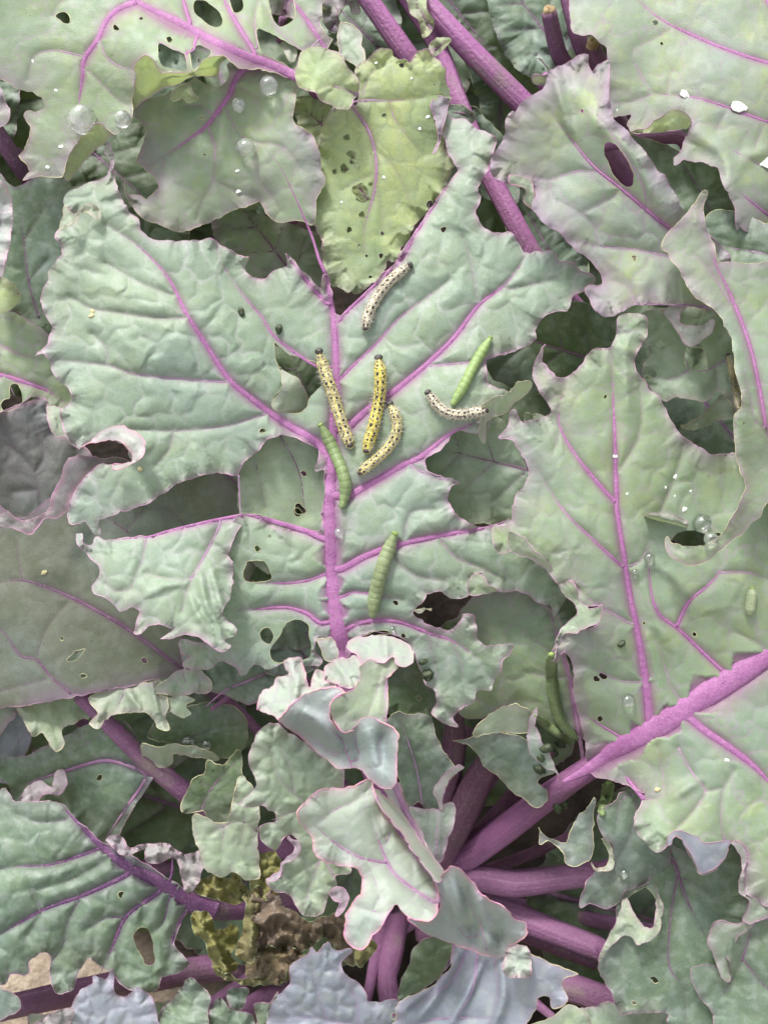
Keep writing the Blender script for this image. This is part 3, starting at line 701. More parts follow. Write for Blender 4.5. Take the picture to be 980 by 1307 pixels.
leaf(PB, [dict(outline="t20 440,520 560,540 700,600 820,640 860,760 840,900 800,1000 700,980 640,860 560,720 480,600", H="g 860,250,-1.6 820,190,-1.8 900,300,-1.4", veins="m4>2 t20 830,960 740,760 640,600 560,560;2>1 t20 740,760 700,640;2>1 t20 740,760 830,740", ruf=.25, cell=30)], None, 'green', 'dull', 'cream')
leaf(PB, [dict(outline="t20 740,830 830,800 1000,850 1250,860 1250,1060 980,1050 900,1045 800,1010", H="g 960,310,.2 900,300,-.2", veins="m4>3 t20 1200,1000 960,960 780,930", ruf=.15)], None, 'green', 'mid', 'cream')

# ---- yellow-green leaf riddled with small holes
leaf(PC, [dict(
 outline="t10 385,285 390,260 430,210 500,185 530,215 590,230 610,195 660,190 720,260 735,340 740,370 740,450 720,520 735,590 755,620 740,640 735,690 690,740 660,790 600,860 560,930 530,990 t11 510,20 470,100 420,130 380,140 300,112 270,70 262,10 t10 245,900 215,850 200,770 210,700 240,560 290,430 300,410 370,400 395,350",
 H="g 455,120,.4 500,70,.3 560,80,.4 570,130,.0 575,205,-.3 480,220,.1 420,200,-.5 430,340,-.6 500,330,-.3 400,280,-.7",
 dots="t10 368,590,14 368,612,9 338,637,15 390,632,9 422,598,7 400,725,26 412,752,20 408,812,12 358,870,10 440,697,7 482,883,7 557,248,9 490,437,7 440,577,4 680,320,4 303,650,8 665,775,12 395,930,6 350,520,9 t11 440,85,7 478,5,7 425,5,4",
 veins="m5>4>2 t10 365,395 430,490 460,600 455,720 420,850 412,960;4>3>2 t10 380,385 440,380 510,382 640,370;2.5>1.5 t10 510,382 530,450 590,530 640,590;2>1 t10 465,575 530,640 570,720 600,800;2>1 t10 455,660 400,680 330,720;2>1 t10 465,720 480,800 485,890;2>1 t10 410,350 440,280 480,250",
 cell=44, puck=.08, quilt=.10, ruf=.22, teeth=3.2),
 dict(outline="t10 155,285 185,190 250,180 320,205 370,270 395,310 387,360 360,412 330,417 290,395 240,372 225,350 165,330", H="t10 170,260,.9 250,180,1.0 380,300,1.3 340,410,1.1 200,330,1.2", rim='pink', puck=.05, veins="4>2 t10 395,360 340,340 290,325 250,335"),
 dict(outline="t10 690,370 740,372 730,430 705,500 695,560 675,582 690,520 680,450 670,400", H="t10 700,380,.3 685,575,.5", mat='mauve', rim='pink', puck=.02),
 dict(outline="t10 290,440 310,410 340,430 360,480 360,540 330,560 315,520 295,490", H="t10 300,430,.0 340,540,-.3", mat='glau', rim='mauve', puck=.02),
 ], 'yellow-green leaf riddled with small round holes', mat='yellow', vm='mid', rimc='mauve', holec='green')

# ---- top left leaf with the drops
leaf(PC, [dict(
 outline="t00 -300,-350 -320,0 -250,270 0,300 40,320 70,335 110,345 150,365 172,395 165,415 130,425 100,425 95,450 112,480 110,520 95,560 70,595 105,625 110,650 85,685 140,672 200,677 245,670 258,615 300,535 340,480 375,465 410,490 440,510 475,480 500,450 505,400 512,320 513,250 545,215 580,228 610,272 680,278 740,268 790,222 850,215 900,260 980,258 t10 60,275 155,292 170,230 185,195 215,190 275,192 300,150 270,130 245,90 262,20 265,-200",
 H="g -50,-50,.6 0,0,.8 0,90,.3 30,200,0 80,210,.2 100,150,.4 150,160,.8 165,120,1.0 173,80,1.7 195,75,1.9 230,92,1.8 280,72,1.6 200,0,.5 250,30,.6 340,85,.5 400,50,-.1 400,0,-.4 -100,50,.2",
 holes="t10 10,110 60,125 110,155 178,192 175,230 150,265 110,238 60,220 20,180;t10 60,-30 130,-30 155,50 130,90 90,100 60,50;t00 745,0 790,10 840,60 838,100 790,90 740,45;t00 870,-30 915,-20 920,35 885,45;t00 602,165 650,185 700,207 708,262 650,262 612,245;t00 722,205 745,172 800,190 790,215 755,245 730,260",
 dots="t00 242,70,19 440,105,10 643,150,9",
 veins="m15>15>16>15 t10 160,290 60,250 t00 980,232 900,205 800,160 700,105 600,55 520,10 430,-40;11>8>5 t00 520,12 450,40 405,85 375,150 325,220 315,290 300,400;3>1.5 t00 325,215 260,200 200,190 130,215 110,300;3>2 t00 385,165 400,210 450,250 515,265;2.5>1.5 t00 335,270 400,330 450,380 490,400;7>6 t00 720,90 705,40 690,-20;9>6 t00 965,205 915,120 870,40 840,-20;3>2 t00 975,180 965,80 980,0;6>5 t10 270,190 210,95 150,10 130,-30;3>2 t10 185,190 110,135 60,70 30,0;5>3 t00 740,160 735,190 705,205 720,260;3>2 t00 605,160 650,180 700,205;1.5>1 t00 200,60 230,10 280,-10;2>1 t10 325,200 320,150 320,100",
 cell=60, puck=.05, quilt=.07, ruf=.06, edgew=4),
 dict(outline="t10 270,190 320,205 318,150 322,90 345,85 405,130 400,180 415,220 390,255 350,230", H="g 440,50,-.3 460,80,.0", mat='pgreen', rim='cream', puck=.05),
 dict(outline="t00 865,240 865,275 840,325 780,320 740,295 720,310 650,345 560,375 520,400 505,440 550,480 545,530 525,610 550,640 590,680 597,715 560,757 535,745 485,735 468,670 470,700 490,760 530,815 600,850 670,878 760,860 850,820 930,780 980,765 t10 40,810 100,840 180,840 225,850 235,770 265,700 255,640 235,540 190,490 150,470 155,400 165,330 155,290 60,270 t00 940,240",
  H="g 300,90,.4 360,100,.3 180,150,-.7 185,205,-.7 190,265,-.4 250,200,0 240,290,-.5 330,270,-.2 390,280,-.3 405,220,.2 370,170,.2 290,160,.2",
  dots="t00 765,447,8 775,585,5",
  veins="10>6>3>2 t00 975,255 930,260 900,290 870,360 820,430 780,480 700,540 620,595 560,630;3>1.5 t00 790,485 815,560 810,680 770,760 745,830;2.5>1.5 t00 855,410 890,480 915,515;3>1.5 t00 800,430 760,400 700,405;2>1 t00 905,330 980,370;2.5>1.5 t10 0,540 60,545 110,560 150,600 175,640;2>1 t00 970,600 t10 0,610 25,690 70,750 100,800;1.5>1 t00 815,685 900,730 960,750;1.5>1 t00 620,600 615,680 590,740", cell=48, puck=.06, quilt=.08, ruf=.12),
 dict(outline="t00 510,250 540,215 580,225 610,270 680,275 740,265 790,220 850,213 860,222 835,240 830,285 800,295 740,290 680,320 600,345 540,380 505,412 510,330", H="t00 515,240,1.9 590,250,2.1 680,275,2.1 800,225,1.9 850,215,1.4 820,280,.9 680,315,1.1 520,400,.7", mat='yellow', rim='pink', puck=.03, ruf=.06),
 dict(outline="t00 655,345 720,310 735,350 755,375 720,388 690,370 660,378", H="t00 700,350,.5", mat='yellow', rim='cream', puck=.02),
 dict(outline="t00 245,670 265,680 330,600 432,515 410,492 375,466 340,480 300,532 257,612", H="t00 250,670,.1 340,485,.9 430,515,.7 300,620,-.2", mat='yellow', rim='pink', puck=.03, ruf=.04),
 dict(outline="t10 100,165 125,155 160,190 150,230 120,215", H="g 365,65,.2", mat='pgreen', rim='cream', puck=.02),
 ], 'top leaf with a magenta midrib, holding two large water drops', mat='glau2', rimc='cream')

# ---- leaves at the left edge
leaf(PC, [dict(outline="t00 -80,280 0,335 15,370 35,430 30,460 0,485 -80,520", H="g 0,140,.6", puck=.04)], None, 'mauve', 'mid', 'pink')
leaf(PC, [dict(outline="t00 -100,630 0,680 30,720 45,800 45,900 25,985 t01 15,50 0,85 -90,120", H="g 0,280,.6 -30,260,.9", puck=.04, veins="m3>2 t00 -60,1000 0,850 20,760")], None, 'pale', 'mid', 'pink')
leaf(PC, [dict(outline="t00 -60,600 35,705 90,695 175,660 240,675 268,700 265,725 300,850 320,1000 t01 260,60 230,200 220,330 120,250 50,215 -60,190", H="g 80,240,-.8 30,300,-1.3 80,380,-1.6", veins="m4>2 t01 150,240 110,100 t00 80,830 40,780;2>1 t01 110,100 180,20;2>1 t00 100,900 170,780", ruf=.15, cell=44)], 'mid-green leaf behind the pale left edge leaf', 'green', 'dull', 'mauve')
leaf(PC, [dict(outline="t01 -60,60 0,80 50,100 80,140 70,185 30,215 -60,215", H="g 0,370,-.6", puck=.04, veins="2>1 t01 75,150 0,118")], None, 'yellow', 'dull', 'green')
leaf(PC, [dict(outline="t01 -160,190 0,215 60,225 110,255 190,300 260,400 300,560 250,600 200,600 160,545 110,548 20,590 -160,660", H="g 0,400,-1.6 60,440,-1.5 0,500,-1.3 70,520,-1.7",
 holes="t01 5,570 20,550 40,545 40,500 65,490 88,530 85,560 50,585 20,590", veins="m8>6>3 t01 -60,450 20,460 100,485 170,510 250,560;3>2 t01 -20,330 35,360 80,380 160,400;2>1 t01 20,460 60,540", puck=.12, cell=36)], 'grey-green leaf with a keyhole-shaped hole', 'glau2', 'bright', 'mauve')
leaf(PA, [dict(outline="t01 -160,680 0,600 60,570 120,548 170,545 185,580 190,620 215,680 260,690 330,740 350,800 300,900 150,1000 t02 60,40 -160,60", H="g 40,520,-1.8 0,600,-2.2 90,600,-2.4", veins="m2>1.5 t01 160,960 130,830 60,740 0,700;1.5>1 t01 130,830 170,760 120,620;1.5>1 t01 60,740 0,620;1.5>1 t01 150,890 60,900", puck=.12, cell=40)], 'dusky purple-grey leaf', 'dusk', 'dull', 'pink')

# ---- underside of the big leaf at the left
leaf(PA, [dict(outline="g -90,600 20,660 60,640 110,620 180,600 260,590 330,590 345,680 290,780 t02 690,605 640,632 500,665 300,707 150,735 0,755 g -90,915",
 H="g 0,680,-1.1 100,660,-1.3 230,620,-.9 330,640,-1.0 230,850,-2.2 100,890,-1.9 0,900,-1.6 100,780,-1.4",
 dots="t02 548,573,9", holes="t02 255,570 290,535 325,527 318,545 290,570 260,578",
 veins="m5>5>4 t02 700,610 480,450 370,385 240,320 90,270 -40,285;2>1 t02 85,270 75,200 60,100;4>3 t02 270,700 190,630 140,570 80,555 10,460 -60,420;1.5>1 t02 140,560 180,450 260,350;2>1 t02 700,60 640,0 t01 560,960;2.5>1.5 t02 490,90 400,20 t01 380,930;2>1 t02 490,70 545,0 t01 560,930;1.5>1 t02 270,700 400,690 500,660;1.5>1 t02 0,690 190,640;4>2 t01 860,835 980,945 t02 1020,60",
 cell=60, puck=.05, quilt=.05, und=.06, ruf=.05),
 dict(outline="t01 260,770 235,840 200,910 185,960 t02 140,25 100,40 60,30 25,0 0,20 -30,30 -30,60 0,65 60,80 120,92 165,40 t01 220,1000 265,960 290,890 340,835 375,800 450,790 495,780 450,770 380,770 300,755", H="t01 300,760,-.3 480,775,-.5 230,900,-.3 t02 120,80,.1 0,40,.3", mat='dusk', rim='pink', puck=.03, ruf=.06),
 ], 'olive-grey leaf showing its dull underside', 'olive', 'dull', 'mauve')
leaf(PA, [dict(outline="g 303,585 330,552 360,545 390,560 420,580 425,660 420,710 340,730 307,690 305,620", H="g 300,600,-.6 400,600,-.8 350,700,-.9", dots="t11 185,830,11 170,965,16 t12 165,10,14", veins="3>2 t11 95,685 140,760 175,850 190,980;1.5>1 t11 0,770 20,860 40,960;1.5>1 t11 120,720 170,690", cell=60, puck=.05)], None, 'pgreen', 'dull', 'green')
leaf(PA, [dict(outline="g 270,620 345,640 410,700 420,800 380,830 300,810 260,740", H="g 340,740,-1.8", veins="m3>2 t02 1180,500 1000,200 880,40", ruf=.3)], None, 'green', 'dull', 'mauve')

# ---- frills hanging below it
leaf(PA, [dict(outline="t02 70,752 150,735 250,705 310,720 340,790 300,800 240,830 245,890 215,920 190,880 160,850 120,860 95,800", H="t02 150,740,-2.5 220,900,-2.2 300,780,-2.9", ruf=.2, cell=24),
 dict(outline="t02 345,710 470,675 580,650 610,640 640,740 625,790 645,835 600,830 580,790 530,770 440,775 400,800 370,835 340,815 370,780", H="t02 400,700,-2.2 620,660,-2.0 360,820,-1.7 630,820,-1.7 500,720,-2.1", veins="2>1 t02 480,670 440,770;2>1 t02 580,650 640,800", folds=[("t02 480,680 530,760", .3, 5), ("t02 580,660 600,800", .25, 4)], ruf=.2, cell=26),
 dict(outline="t02 585,690 640,640 690,605 745,600 800,660 790,695 740,690 700,710 650,712", H="t02 600,690,-1.6 740,610,-1.2 790,690,-1.4", ruf=.15, cell=24, mat='glau2', veins="2>1 t02 690,605 705,660"),
 dict(outline="t02 600,700 650,715 700,712 740,722 705,745 728,775 700,785 650,770", H="t02 650,740,-1.9", ruf=.2, cell=24)],
 'frilly torn leaf edge hanging below the olive underside', 'pgreen', 'dull', 'cream')
leaf(PA, [dict(outline="t02 560,860 600,790 640,770 720,740 830,740 900,760 935,800 930,900 880,940 800,940 720,905 640,890", H="t02 600,860,-3.4 900,800,-3.2 850,930,-3.4", veins="2>1 t02 660,880 760,850 850,820", ruf=.15, cell=30),
 dict(outline="t02 540,890 600,905 650,890 700,893 760,910 835,945 760,946 690,930 655,930 650,960 620,978 580,960 545,930", H="t02 560,900,-2.9 690,900,-2.7 820,945,-3.0", mat='pgreen', ruf=.15, cell=20, rim='cream')],
 'small dark leaf holding two dark drops', 'deep', 'dull', 'cream')
leaf(PA, [dict(outline="t02 690,480 780,490 900,470 t12 0,470 60,560 120,600 100,680 t02 950,740 900,720 850,700 800,690 760,640 700,590", H="g 280,850,-1.6 340,850,-2.0", veins="m5>3 t12 100,600 0,640 t02 850,690 780,750;2>1 t02 900,680 880,600", ruf=.25, cell=26)], None, 'green', 'mid', 'mauve')

# ---- lower left leaf
leaf(PA, [dict(outline="t03 -200,60 0,95 20,90 55,135 130,140 215,140 300,215 385,285 480,330 600,400 720,500 690,580 660,680 700,720 720,750 680,790 610,800 600,850 550,860 470,840 400,770 340,730 300,770 280,850 220,860 190,800 195,720 160,710 120,740 105,790 40,790 20,830 0,830 -200,800",
 H="g 0,1020,-3.2 70,1030,-2.6 240,1150,-3.8 100,1130,-2.6 0,1150,-2.4 60,1240,-2.9 190,1250,-3.2 240,1220,-4.0 -60,1100,-3.0",
 holes="t03 505,650 530,615 565,620 580,680 585,745 555,755 530,710",
 veins="m28>20>14>9>5 t03 820,555 720,520 600,440 480,380 380,300 300,220 220,140;6>4>2 t03 375,315 200,375 50,385 -50,410;9>6>3 t03 480,415 320,490 170,545 0,640 -80,700;9>6>3 t03 600,480 480,570 430,680 380,790;4>2 t03 460,575 400,580 330,620;3>2 t03 300,510 260,590 240,680 200,740;3>2 t03 160,550 120,470;2>1 t03 160,550 110,640;3>1.5 t03 250,205 150,215 70,185;2>1 t03 400,360 280,430 140,470;4>2 t03 640,510 620,590 570,640;5>3 t03 700,560 660,640 640,740;6>3 t03 650,420 655,350;2>1 t03 540,540 545,590;2>1 t03 430,690 460,760",
 cell=30, puck=.16, quilt=.22, ruf=.2, rufw=30)], 'dark green lower leaf with a strong dark purple midrib', 'green', 'dark', 'pink')
leaf(PA, [dict(outline="t02 -60,960 100,930 200,880 330,820 450,800 520,860 560,960 t03 580,40 500,180 430,290 380,280 300,215 215,140 130,150 60,140 20,60 -60,20", H="g 0,980,-4.2 100,960,-3.8 170,1000,-3.9 100,1040,-4.4",
 veins="8>5>2 t03 520,10 400,-20 250,20 100,70 20,110;2>1 t02 440,830 360,870 280,920;5>4 t03 555,45 480,160 400,280", puck=.1, ruf=.2),
 dict(outline="t03 80,130 100,80 150,60 200,80 215,20 245,15 255,70 230,110 160,110 140,140 110,145", H="g 50,1005,-3.4", mat='lilac', ruf=.25, cell=20)],
 'shaded leaf on the purple stalk', 'green', 'mid', 'mauve')
leaf(PA, [dict(outline="t02 -80,740 60,745 110,800 120,860 100,930 110,990 t03 30,60 -80,40", H="g 0,940,-4.6", veins="2>1 t02 60,990 70,880 40,780;2>1 t02 70,880 120,840", puck=.14, cell=26)], None, 'blue', 'pale', 'mauve')

# ---- green leaves round the heart
leaf(PA, [dict(outline="t03 735,190 780,200 860,217 880,140 905,50 930,45 985,160 t13 10,250 20,380 t03 980,425 930,432 880,400 840,425 770,385 762,330 735,280", H="g 250,1045,-.8 320,1010,-.3 330,1100,-1.0 270,1110,-.9", veins="m2>1 t13 10,250 t03 900,210 800,260;2>1 t03 930,200 910,300;2>1 t03 850,235 840,330", cell=24, puck=.16, ruf=.2)], 'pale puckered leaf with a notched edge', 'pgreen', 'dull', 'cream')
leaf(PA, [dict(outline="t03 690,180 700,120 740,50 780,30 790,-20 850,0 900,-60 925,40 905,60 880,145 860,217 790,212 770,170", H="g 250,1020,-1.6 300,990,-1.2", veins="m3>2 t03 760,180 800,90 900,-20;2>1 t03 800,90 760,60", cell=26, puck=.12, ruf=.2)], None, 'deep', 'dull', 'cream')
leaf(PA, [dict(outline="t03 405,275 450,265 490,310 550,300 640,300 690,340 720,330 770,330 760,430 730,470 700,478 690,420 665,350 600,368 550,360 545,320 480,345 430,310", H="t03 420,280,-2.2 600,330,-1.6 720,350,-1.6 710,470,-1.4", cell=20, ruf=.3, rufw=20, folds=[("t03 560,345 650,330 690,400", .3, 5)])], None, 'lilac', 'dull', 'mauve')
leaf(PA, [dict(outline="t13 -60,150 0,80 t12 -20,960 0,880 40,820 90,810 120,840 180,875 250,935 330,985 t13 340,80 310,130 330,300 365,400 305,420 310,470 280,485 275,530 245,568 190,570 165,540 130,485 75,480 45,432 100,420 105,370 150,355 165,300 130,265 105,290 80,325 30,290 25,230 70,215 80,180 40,155",
 H="g 330,930,1.6 345,1000,1.5 420,980,1.6 400,1060,.6 390,1160,.3 345,1120,.3 335,1075,1.2 430,1100,.4", veins="m3>2 t13 330,300 200,150 100,60 t12 60,900;2>1 t13 200,150 60,210;3>2 t13 300,420 250,360 180,560;2>1 t13 250,360 130,430;2>1 t13 150,100 140,30 t12 100,900", cell=25, puck=.18, quilt=.16, ruf=.22, rufw=26),
 dict(outline="t13 290,480 330,460 355,500 345,540 310,570 325,520 300,500", H="g 435,1150,.8", cell=18, ruf=.1, mat='lilac'),
 dict(outline="t13 130,265 165,290 172,320 155,357 110,375 100,415 75,440 45,432 90,400 100,370 135,345 150,310", H="g 375,1090,.9 345,1115,.8", mat='lilac', ruf=.12, cell=20)],
 'pale green puckered leaf tucked under the curled pink-edged leaf', 'pgreen', 'mid', 'pink')

# ---- curled pale leaf on top
leaf(PA, [dict(outline="t13 435,55 380,75 330,85 265,90 210,115 185,150 165,190 190,240 215,270 220,320 260,365 320,380 380,385 410,420 405,470 370,520 345,580 340,640 370,680 400,700 440,660 490,600 535,530 570,565 620,585 665,588 695,555 700,500 690,440 640,380 560,270 500,190 445,90",
  H="t13 440,60,4.2 200,170,5.2 260,350,5.0 400,420,5.0 350,640,5.6 410,690,5.6 535,530,5.4 660,585,5.4 695,480,4.6 560,280,4.0 400,200,4.6",
  veins="m8>8>5 t13 690,450 610,340 540,240 480,150 440,80;7>6>4 t13 690,520 600,470 520,400 470,290 440,190;5>3 t13 500,370 400,350 300,290 230,230;3>2 t13 230,230 300,170 370,140 420,100;2>1 t13 470,490 440,400 420,350;2>1 t13 470,560 400,540;2>1 t13 600,300 600,400;3>2 t13 500,290 515,240;2 t13 500,290 460,200", cell=36, puck=.06, quilt=.1, ruf=.16, rufw=50, edgew=3.5, halo=.55, rim='hot', rimr=1.5),
 dict(outline="t13 445,90 500,190 560,270 640,380 690,440 712,395 650,310 560,180 490,110", H="t13 450,90,4.0 700,420,4.6 560,190,3.4", mat='young', rim='pink', puck=.02, ruf=.02),
 dict(outline="t13 490,95 540,60 570,150 620,240 650,310 560,190", H="t13 520,80,3.2 640,300,3.6", mat='young', rim=None, puck=.02, ruf=.02, veins="8>8>7 t13 525,60 570,170 640,310"),
 dict(outline="t13 690,440 720,400 745,380 790,410 850,480 900,520 945,540 985,590 t23 30,590 60,590 68,640 30,675 0,690 t13 950,720 880,722 800,690 720,660 640,630 580,580 620,590 665,590 695,555 702,500", H="t13 700,430,4.7 745,385,5.3 850,480,5.0 t23 60,600,4.4 t13 880,720,3.4 700,640,3.6 640,600,5.0", mat='lav', rim='hot', puck=.03, cell=34, ruf=.12, rufw=60, edgew=3.5, halo=.55, rimr=1.5, folds=[("t13 745,420 770,520 760,640", .45, 9), ("t13 790,450 820,560 830,680", -.3, 7), ("t13 850,500 870,600 890,700", .4, 9), ("t13 920,560 930,640 940,700", -.3, 7), ("t13 740,600 840,610 960,660", -.25, 9)], veins="3>1 t13 880,700 850,590 760,440;2>1 t13 850,600 900,560;2>1 t13 800,650 740,560"),
 dict(outline="t13 935,765 955,700 t23 -10,715 0,690 35,680 72,705 80,795 30,800 t13 965,800", H="t13 940,760,4.0 t23 40,690,3.9 80,790,4.0", mat='young', rim='pink', puck=.05, ruf=.25, rufw=22),
 dict(outline="t12 90,800 120,760 150,730 220,690 310,675 345,695 300,720 285,765 300,810 330,838 365,835 400,800 430,790 480,805 530,840 545,870 540,985 t13 530,80 480,85 435,60 t12 400,985 350,985 320,980 250,930 180,870 120,830", H="t12 100,800,3.8 250,690,3.9 340,700,4.0 300,800,4.0 480,810,4.6 540,870,4.8 530,980,4.8 330,970,3.0 200,870,2.9 300,880,3.2 430,900,3.6",
  mat='lav', rim='hot', rimr=1.5, puck=.04, cell=34, ruf=.14, rufw=50, edgew=3.5, halo=.55, veins="4>2 t12 370,980 340,900 325,845;3>1 t12 330,870 250,800 200,740;3>1 t12 400,940 380,880 390,830;3>1 t12 300,930 200,850;2>1 t12 480,970 470,900 490,830;2>1 t12 250,800 170,790", folds=[("t12 180,770 260,820 340,930", .4, 9), ("t12 420,830 440,900 450,980", .4, 10), ("t12 490,840 500,980", -.3, 7)]),
 dict(outline="t12 300,720 345,697 375,682 400,650 405,600 440,572 490,578 525,560 550,590 520,620 500,640 498,810 430,792 365,835 330,838 300,810 287,765", H="t12 310,740,4.1 400,620,3.0 520,580,2.6 490,780,3.2 340,830,3.9 430,700,3.0", mat='pgreen', rim='hot', rimr=1.5, puck=.04, cell=30, ruf=.12, rufw=44, edgew=3.5, halo=.55, veins="m4>3 t12 498,810 495,700 510,600;2>1 t12 430,790 460,700 480,610;2>1 t12 360,800 345,740"),
 dict(outline="t12 350,510 400,490 480,475 540,485 600,530 605,560 590,585 550,595 525,560 490,578 440,572 410,590 385,550", H="t12 380,520,1.2 480,480,1.6 600,550,2.2 440,570,2.4 520,560,2.4", mat='young', rim='pink', puck=.08, cell=22, ruf=.15, folds=[("t12 490,480 500,560", .25, 6)]),
 dict(outline="t12 265,640 268,600 310,565 350,560 385,560 408,595 402,650 375,678 310,662", H="t12 290,600,.9 330,600,1.3 390,580,1.9 370,670,2.6 300,650,2.0", mat='young', rim='pink', puck=.12, cell=20, ruf=.25, rufw=24, folds=[("t12 300,570 340,620 350,670", .35, 6)]),
 dict(outline="t12 10,760 30,690 70,670 85,640 130,620 110,575 150,560 178,562 195,620 210,670 230,610 260,615 265,645 305,672 220,692 150,732 100,800 70,780", H="t12 20,750,2.9 140,570,2.2 250,620,2.4 220,680,3.2 80,780,3.4", mat='young', rim='hot', halo=.5, puck=.10, cell=22, ruf=.2, folds=[("t12 130,580 160,650 150,720", .35, 7)]),
 dict(outline="t12 235,490 260,495 295,490 320,555 285,580 262,560 250,530", H="g 415,825,.5", mat='young', rim='cream', puck=.03),
 ], 'curled pale leaf with hot pink edges, highest in the bed', 'young', 'mid', 'hot')

# ---- bottom bluish leaves
leaf(PA, [dict(outline="t13 30,1150 50,960 70,900 100,860 135,830 140,760 205,720 215,690 240,710 275,668 310,695 365,700 330,740 345,785 390,820 430,890 460,895 540,890 600,900 640,1150", H="g 350,1290,1.0 420,1210,1.3 480,1290,.8 540,1320,.6", veins="m3>2 t13 600,990 400,985 250,960 200,930;2>1 t13 270,960 240,860 215,760;2>1 t13 400,985 380,880 340,800;2>1 t13 250,960 120,950", cell=24, puck=.16, quilt=.14, ruf=.2)], 'blue-grey puckered leaf with a pointed top', 'blue', 'pale', 'mauve')
leaf(PA, [dict(outline="t13 430,1150 535,960 535,920 570,885 640,850 700,810 740,760 750,690 850,690 980,680 t23 30,680 75,710 130,735 200,770 262,790 215,800 195,830 218,880 200,915 165,915 150,880 115,880 100,930 60,985 40,1200", H="g 520,1290,2.2 570,1260,2.2 600,1220,2.4 690,1240,3.8 720,1245,3.9 710,1285,3.6 660,1300,3.2 600,1300,2.6",
 veins="m3>2 t13 540,1000 700,960 900,960;4>2 t13 810,690 770,780 720,840 600,920;4>2 t13 845,705 825,850 760,960;3>1.5 t13 760,680 740,750 720,780;2>1 t13 900,720 920,860 890,980", folds=[("t13 760,720 700,850 620,960", .5, 7), ("t13 860,740 800,880 740,980", .5, 7), ("t13 930,740 940,880 900,990", .45, 8), ("t13 720,800 600,890 560,930", .4, 6)], cell=34, puck=.05, ruf=.12)], 'blue-grey leaf with long soft folds', 'blue', 'pale', 'cream')

# ---- shaded leaf between the two big leaves
leaf(PA, [dict(outline="t12 770,420 835,320 900,300 980,310 t22 40,305 110,350 175,400 215,480 215,560 245,640 255,740 285,860 200,850 140,830 70,780 t12 980,742 930,742 870,790 800,790 770,760 830,700 880,600 850,500", H="g 640,780,-1.5 620,860,-2.0 720,850,-1.5 740,930,-2.2 660,900,-2.2", veins="m7>6>3 t22 280,960 230,650 190,520 160,410 110,350;2>1 t22 190,560 100,500 30,440;2>1 t22 220,640 60,620", cell=46),
 dict(outline="t12 825,852 870,795 930,748 980,740 t22 40,745 80,768 70,840 20,850 t12 960,845 900,845", H="t12 840,850,-1.4 930,760,-.9 t22 70,800,-1.0", mat='pgreen', rim='cream', puck=.03, ruf=.06),
 dict(outline="t22 65,860 80,800 108,752 105,830 150,920 182,990 t23 190,50 165,20 t22 90,940", H="t22 108,760,-.7 80,870,-1.0 180,980,-1.2", mat='glau', rim='mauve', puck=.03, ruf=.06),
 dict(outline="t12 750,880 800,890 850,930 t13 870,0 950,70 t23 30,110 100,160 145,130 140,90 100,60 170,30 t22 150,960 70,880 0,850 t12 900,845 830,860", H="g 640,960,-2.4 690,1010,-2.6 590,950,-2.6", mat='green', rim='cream')],
 'shaded grey-green leaf under the thick-ribbed leaf', 'glau2', 'mid', 'mauve')
leaf(PA, [dict(outline="t12 500,800 540,770 570,780 630,775 670,790 685,860 710,910 760,980 t13 785,10 740,50 700,95 705,170 690,160 640,165 620,140 590,155 560,100 540,20 t12 510,930", H="g 500,920,-1.2 550,930,-1.4 580,980,-1.0 545,1020,-1.3", veins="m4>3 t13 635,150 615,20 t12 570,850 540,780;1.5>1 t12 600,930 650,880;1.5>1 t12 590,900 530,880", cell=30),
 dict(outline="t13 788,8 740,50 715,100 708,168 692,130 672,100 690,60 740,22 765,0", H="t13 780,10,-.5 690,100,-.5 705,165,-.8", mat='pale', rim='mauve', puck=.02),
 dict(outline="t13 585,160 640,160 690,165 720,150 760,150 745,250 710,340 690,370 640,300 610,220", H="g 540,1050,-1.0", mat='glau', rim='mauve', puck=.05, veins="3>2 t13 690,370 690,270 695,170", folds=[("t13 690,350 695,180", .3, 6)])],
 'small dark leaf with a white rib beside the curled leaf', 'green', 'mid', 'cream')
leaf(PA, [dict(outline="t12 480,600 560,590 620,620 680,680 700,760 660,790 600,770 540,790 490,760", H="g 520,880,-2.4 560,900,-2.8", dots="t12 620,715,10", veins="2>1 t12 520,620 600,680 650,750", ruf=.25)], None, 'deep', 'dull', 'cream')

# ---- bottom right
leaf(PA, [dict(outline="t23 520,440 560,330 600,290 700,340 840,320 900,460 900,570 880,800 860,1000 820,1120 620,1150 600,950 500,935 430,945 400,910 370,830 340,780 350,720 410,640 400,560 440,480", H="g 700,1250,-2.6 760,1200,-2.0 830,1110,-1.6 860,1250,-1.6 840,1320,-2.0 800,1130,-1.8",
 holes="t23 430,530 470,480 520,460 550,500 560,560 545,620 500,650 450,620", dots="t23 548,812,12 470,900,8",
 veins="m7>4>1.5 t23 560,290 620,360 660,480 700,570 750,660;4>2 t23 635,420 610,580 605,760 660,850 665,980;2>1 t23 670,430 780,490", cell=54, puck=.06, ruf=.15),
 dict(outline="t23 410,570 440,500 470,560 510,610 545,610 560,480 550,450 578,540 560,640 490,680 470,655 420,650 340,740 350,700", H="t23 430,540,-1.6 570,540,-.9 490,670,-.9 350,730,-1.6", mat='pgreen', rim='mauve', puck=.05, ruf=.15)],
 'dark leaf with a curled tear, above the lower purple stalks', 'green', 'dull', 'mauve')
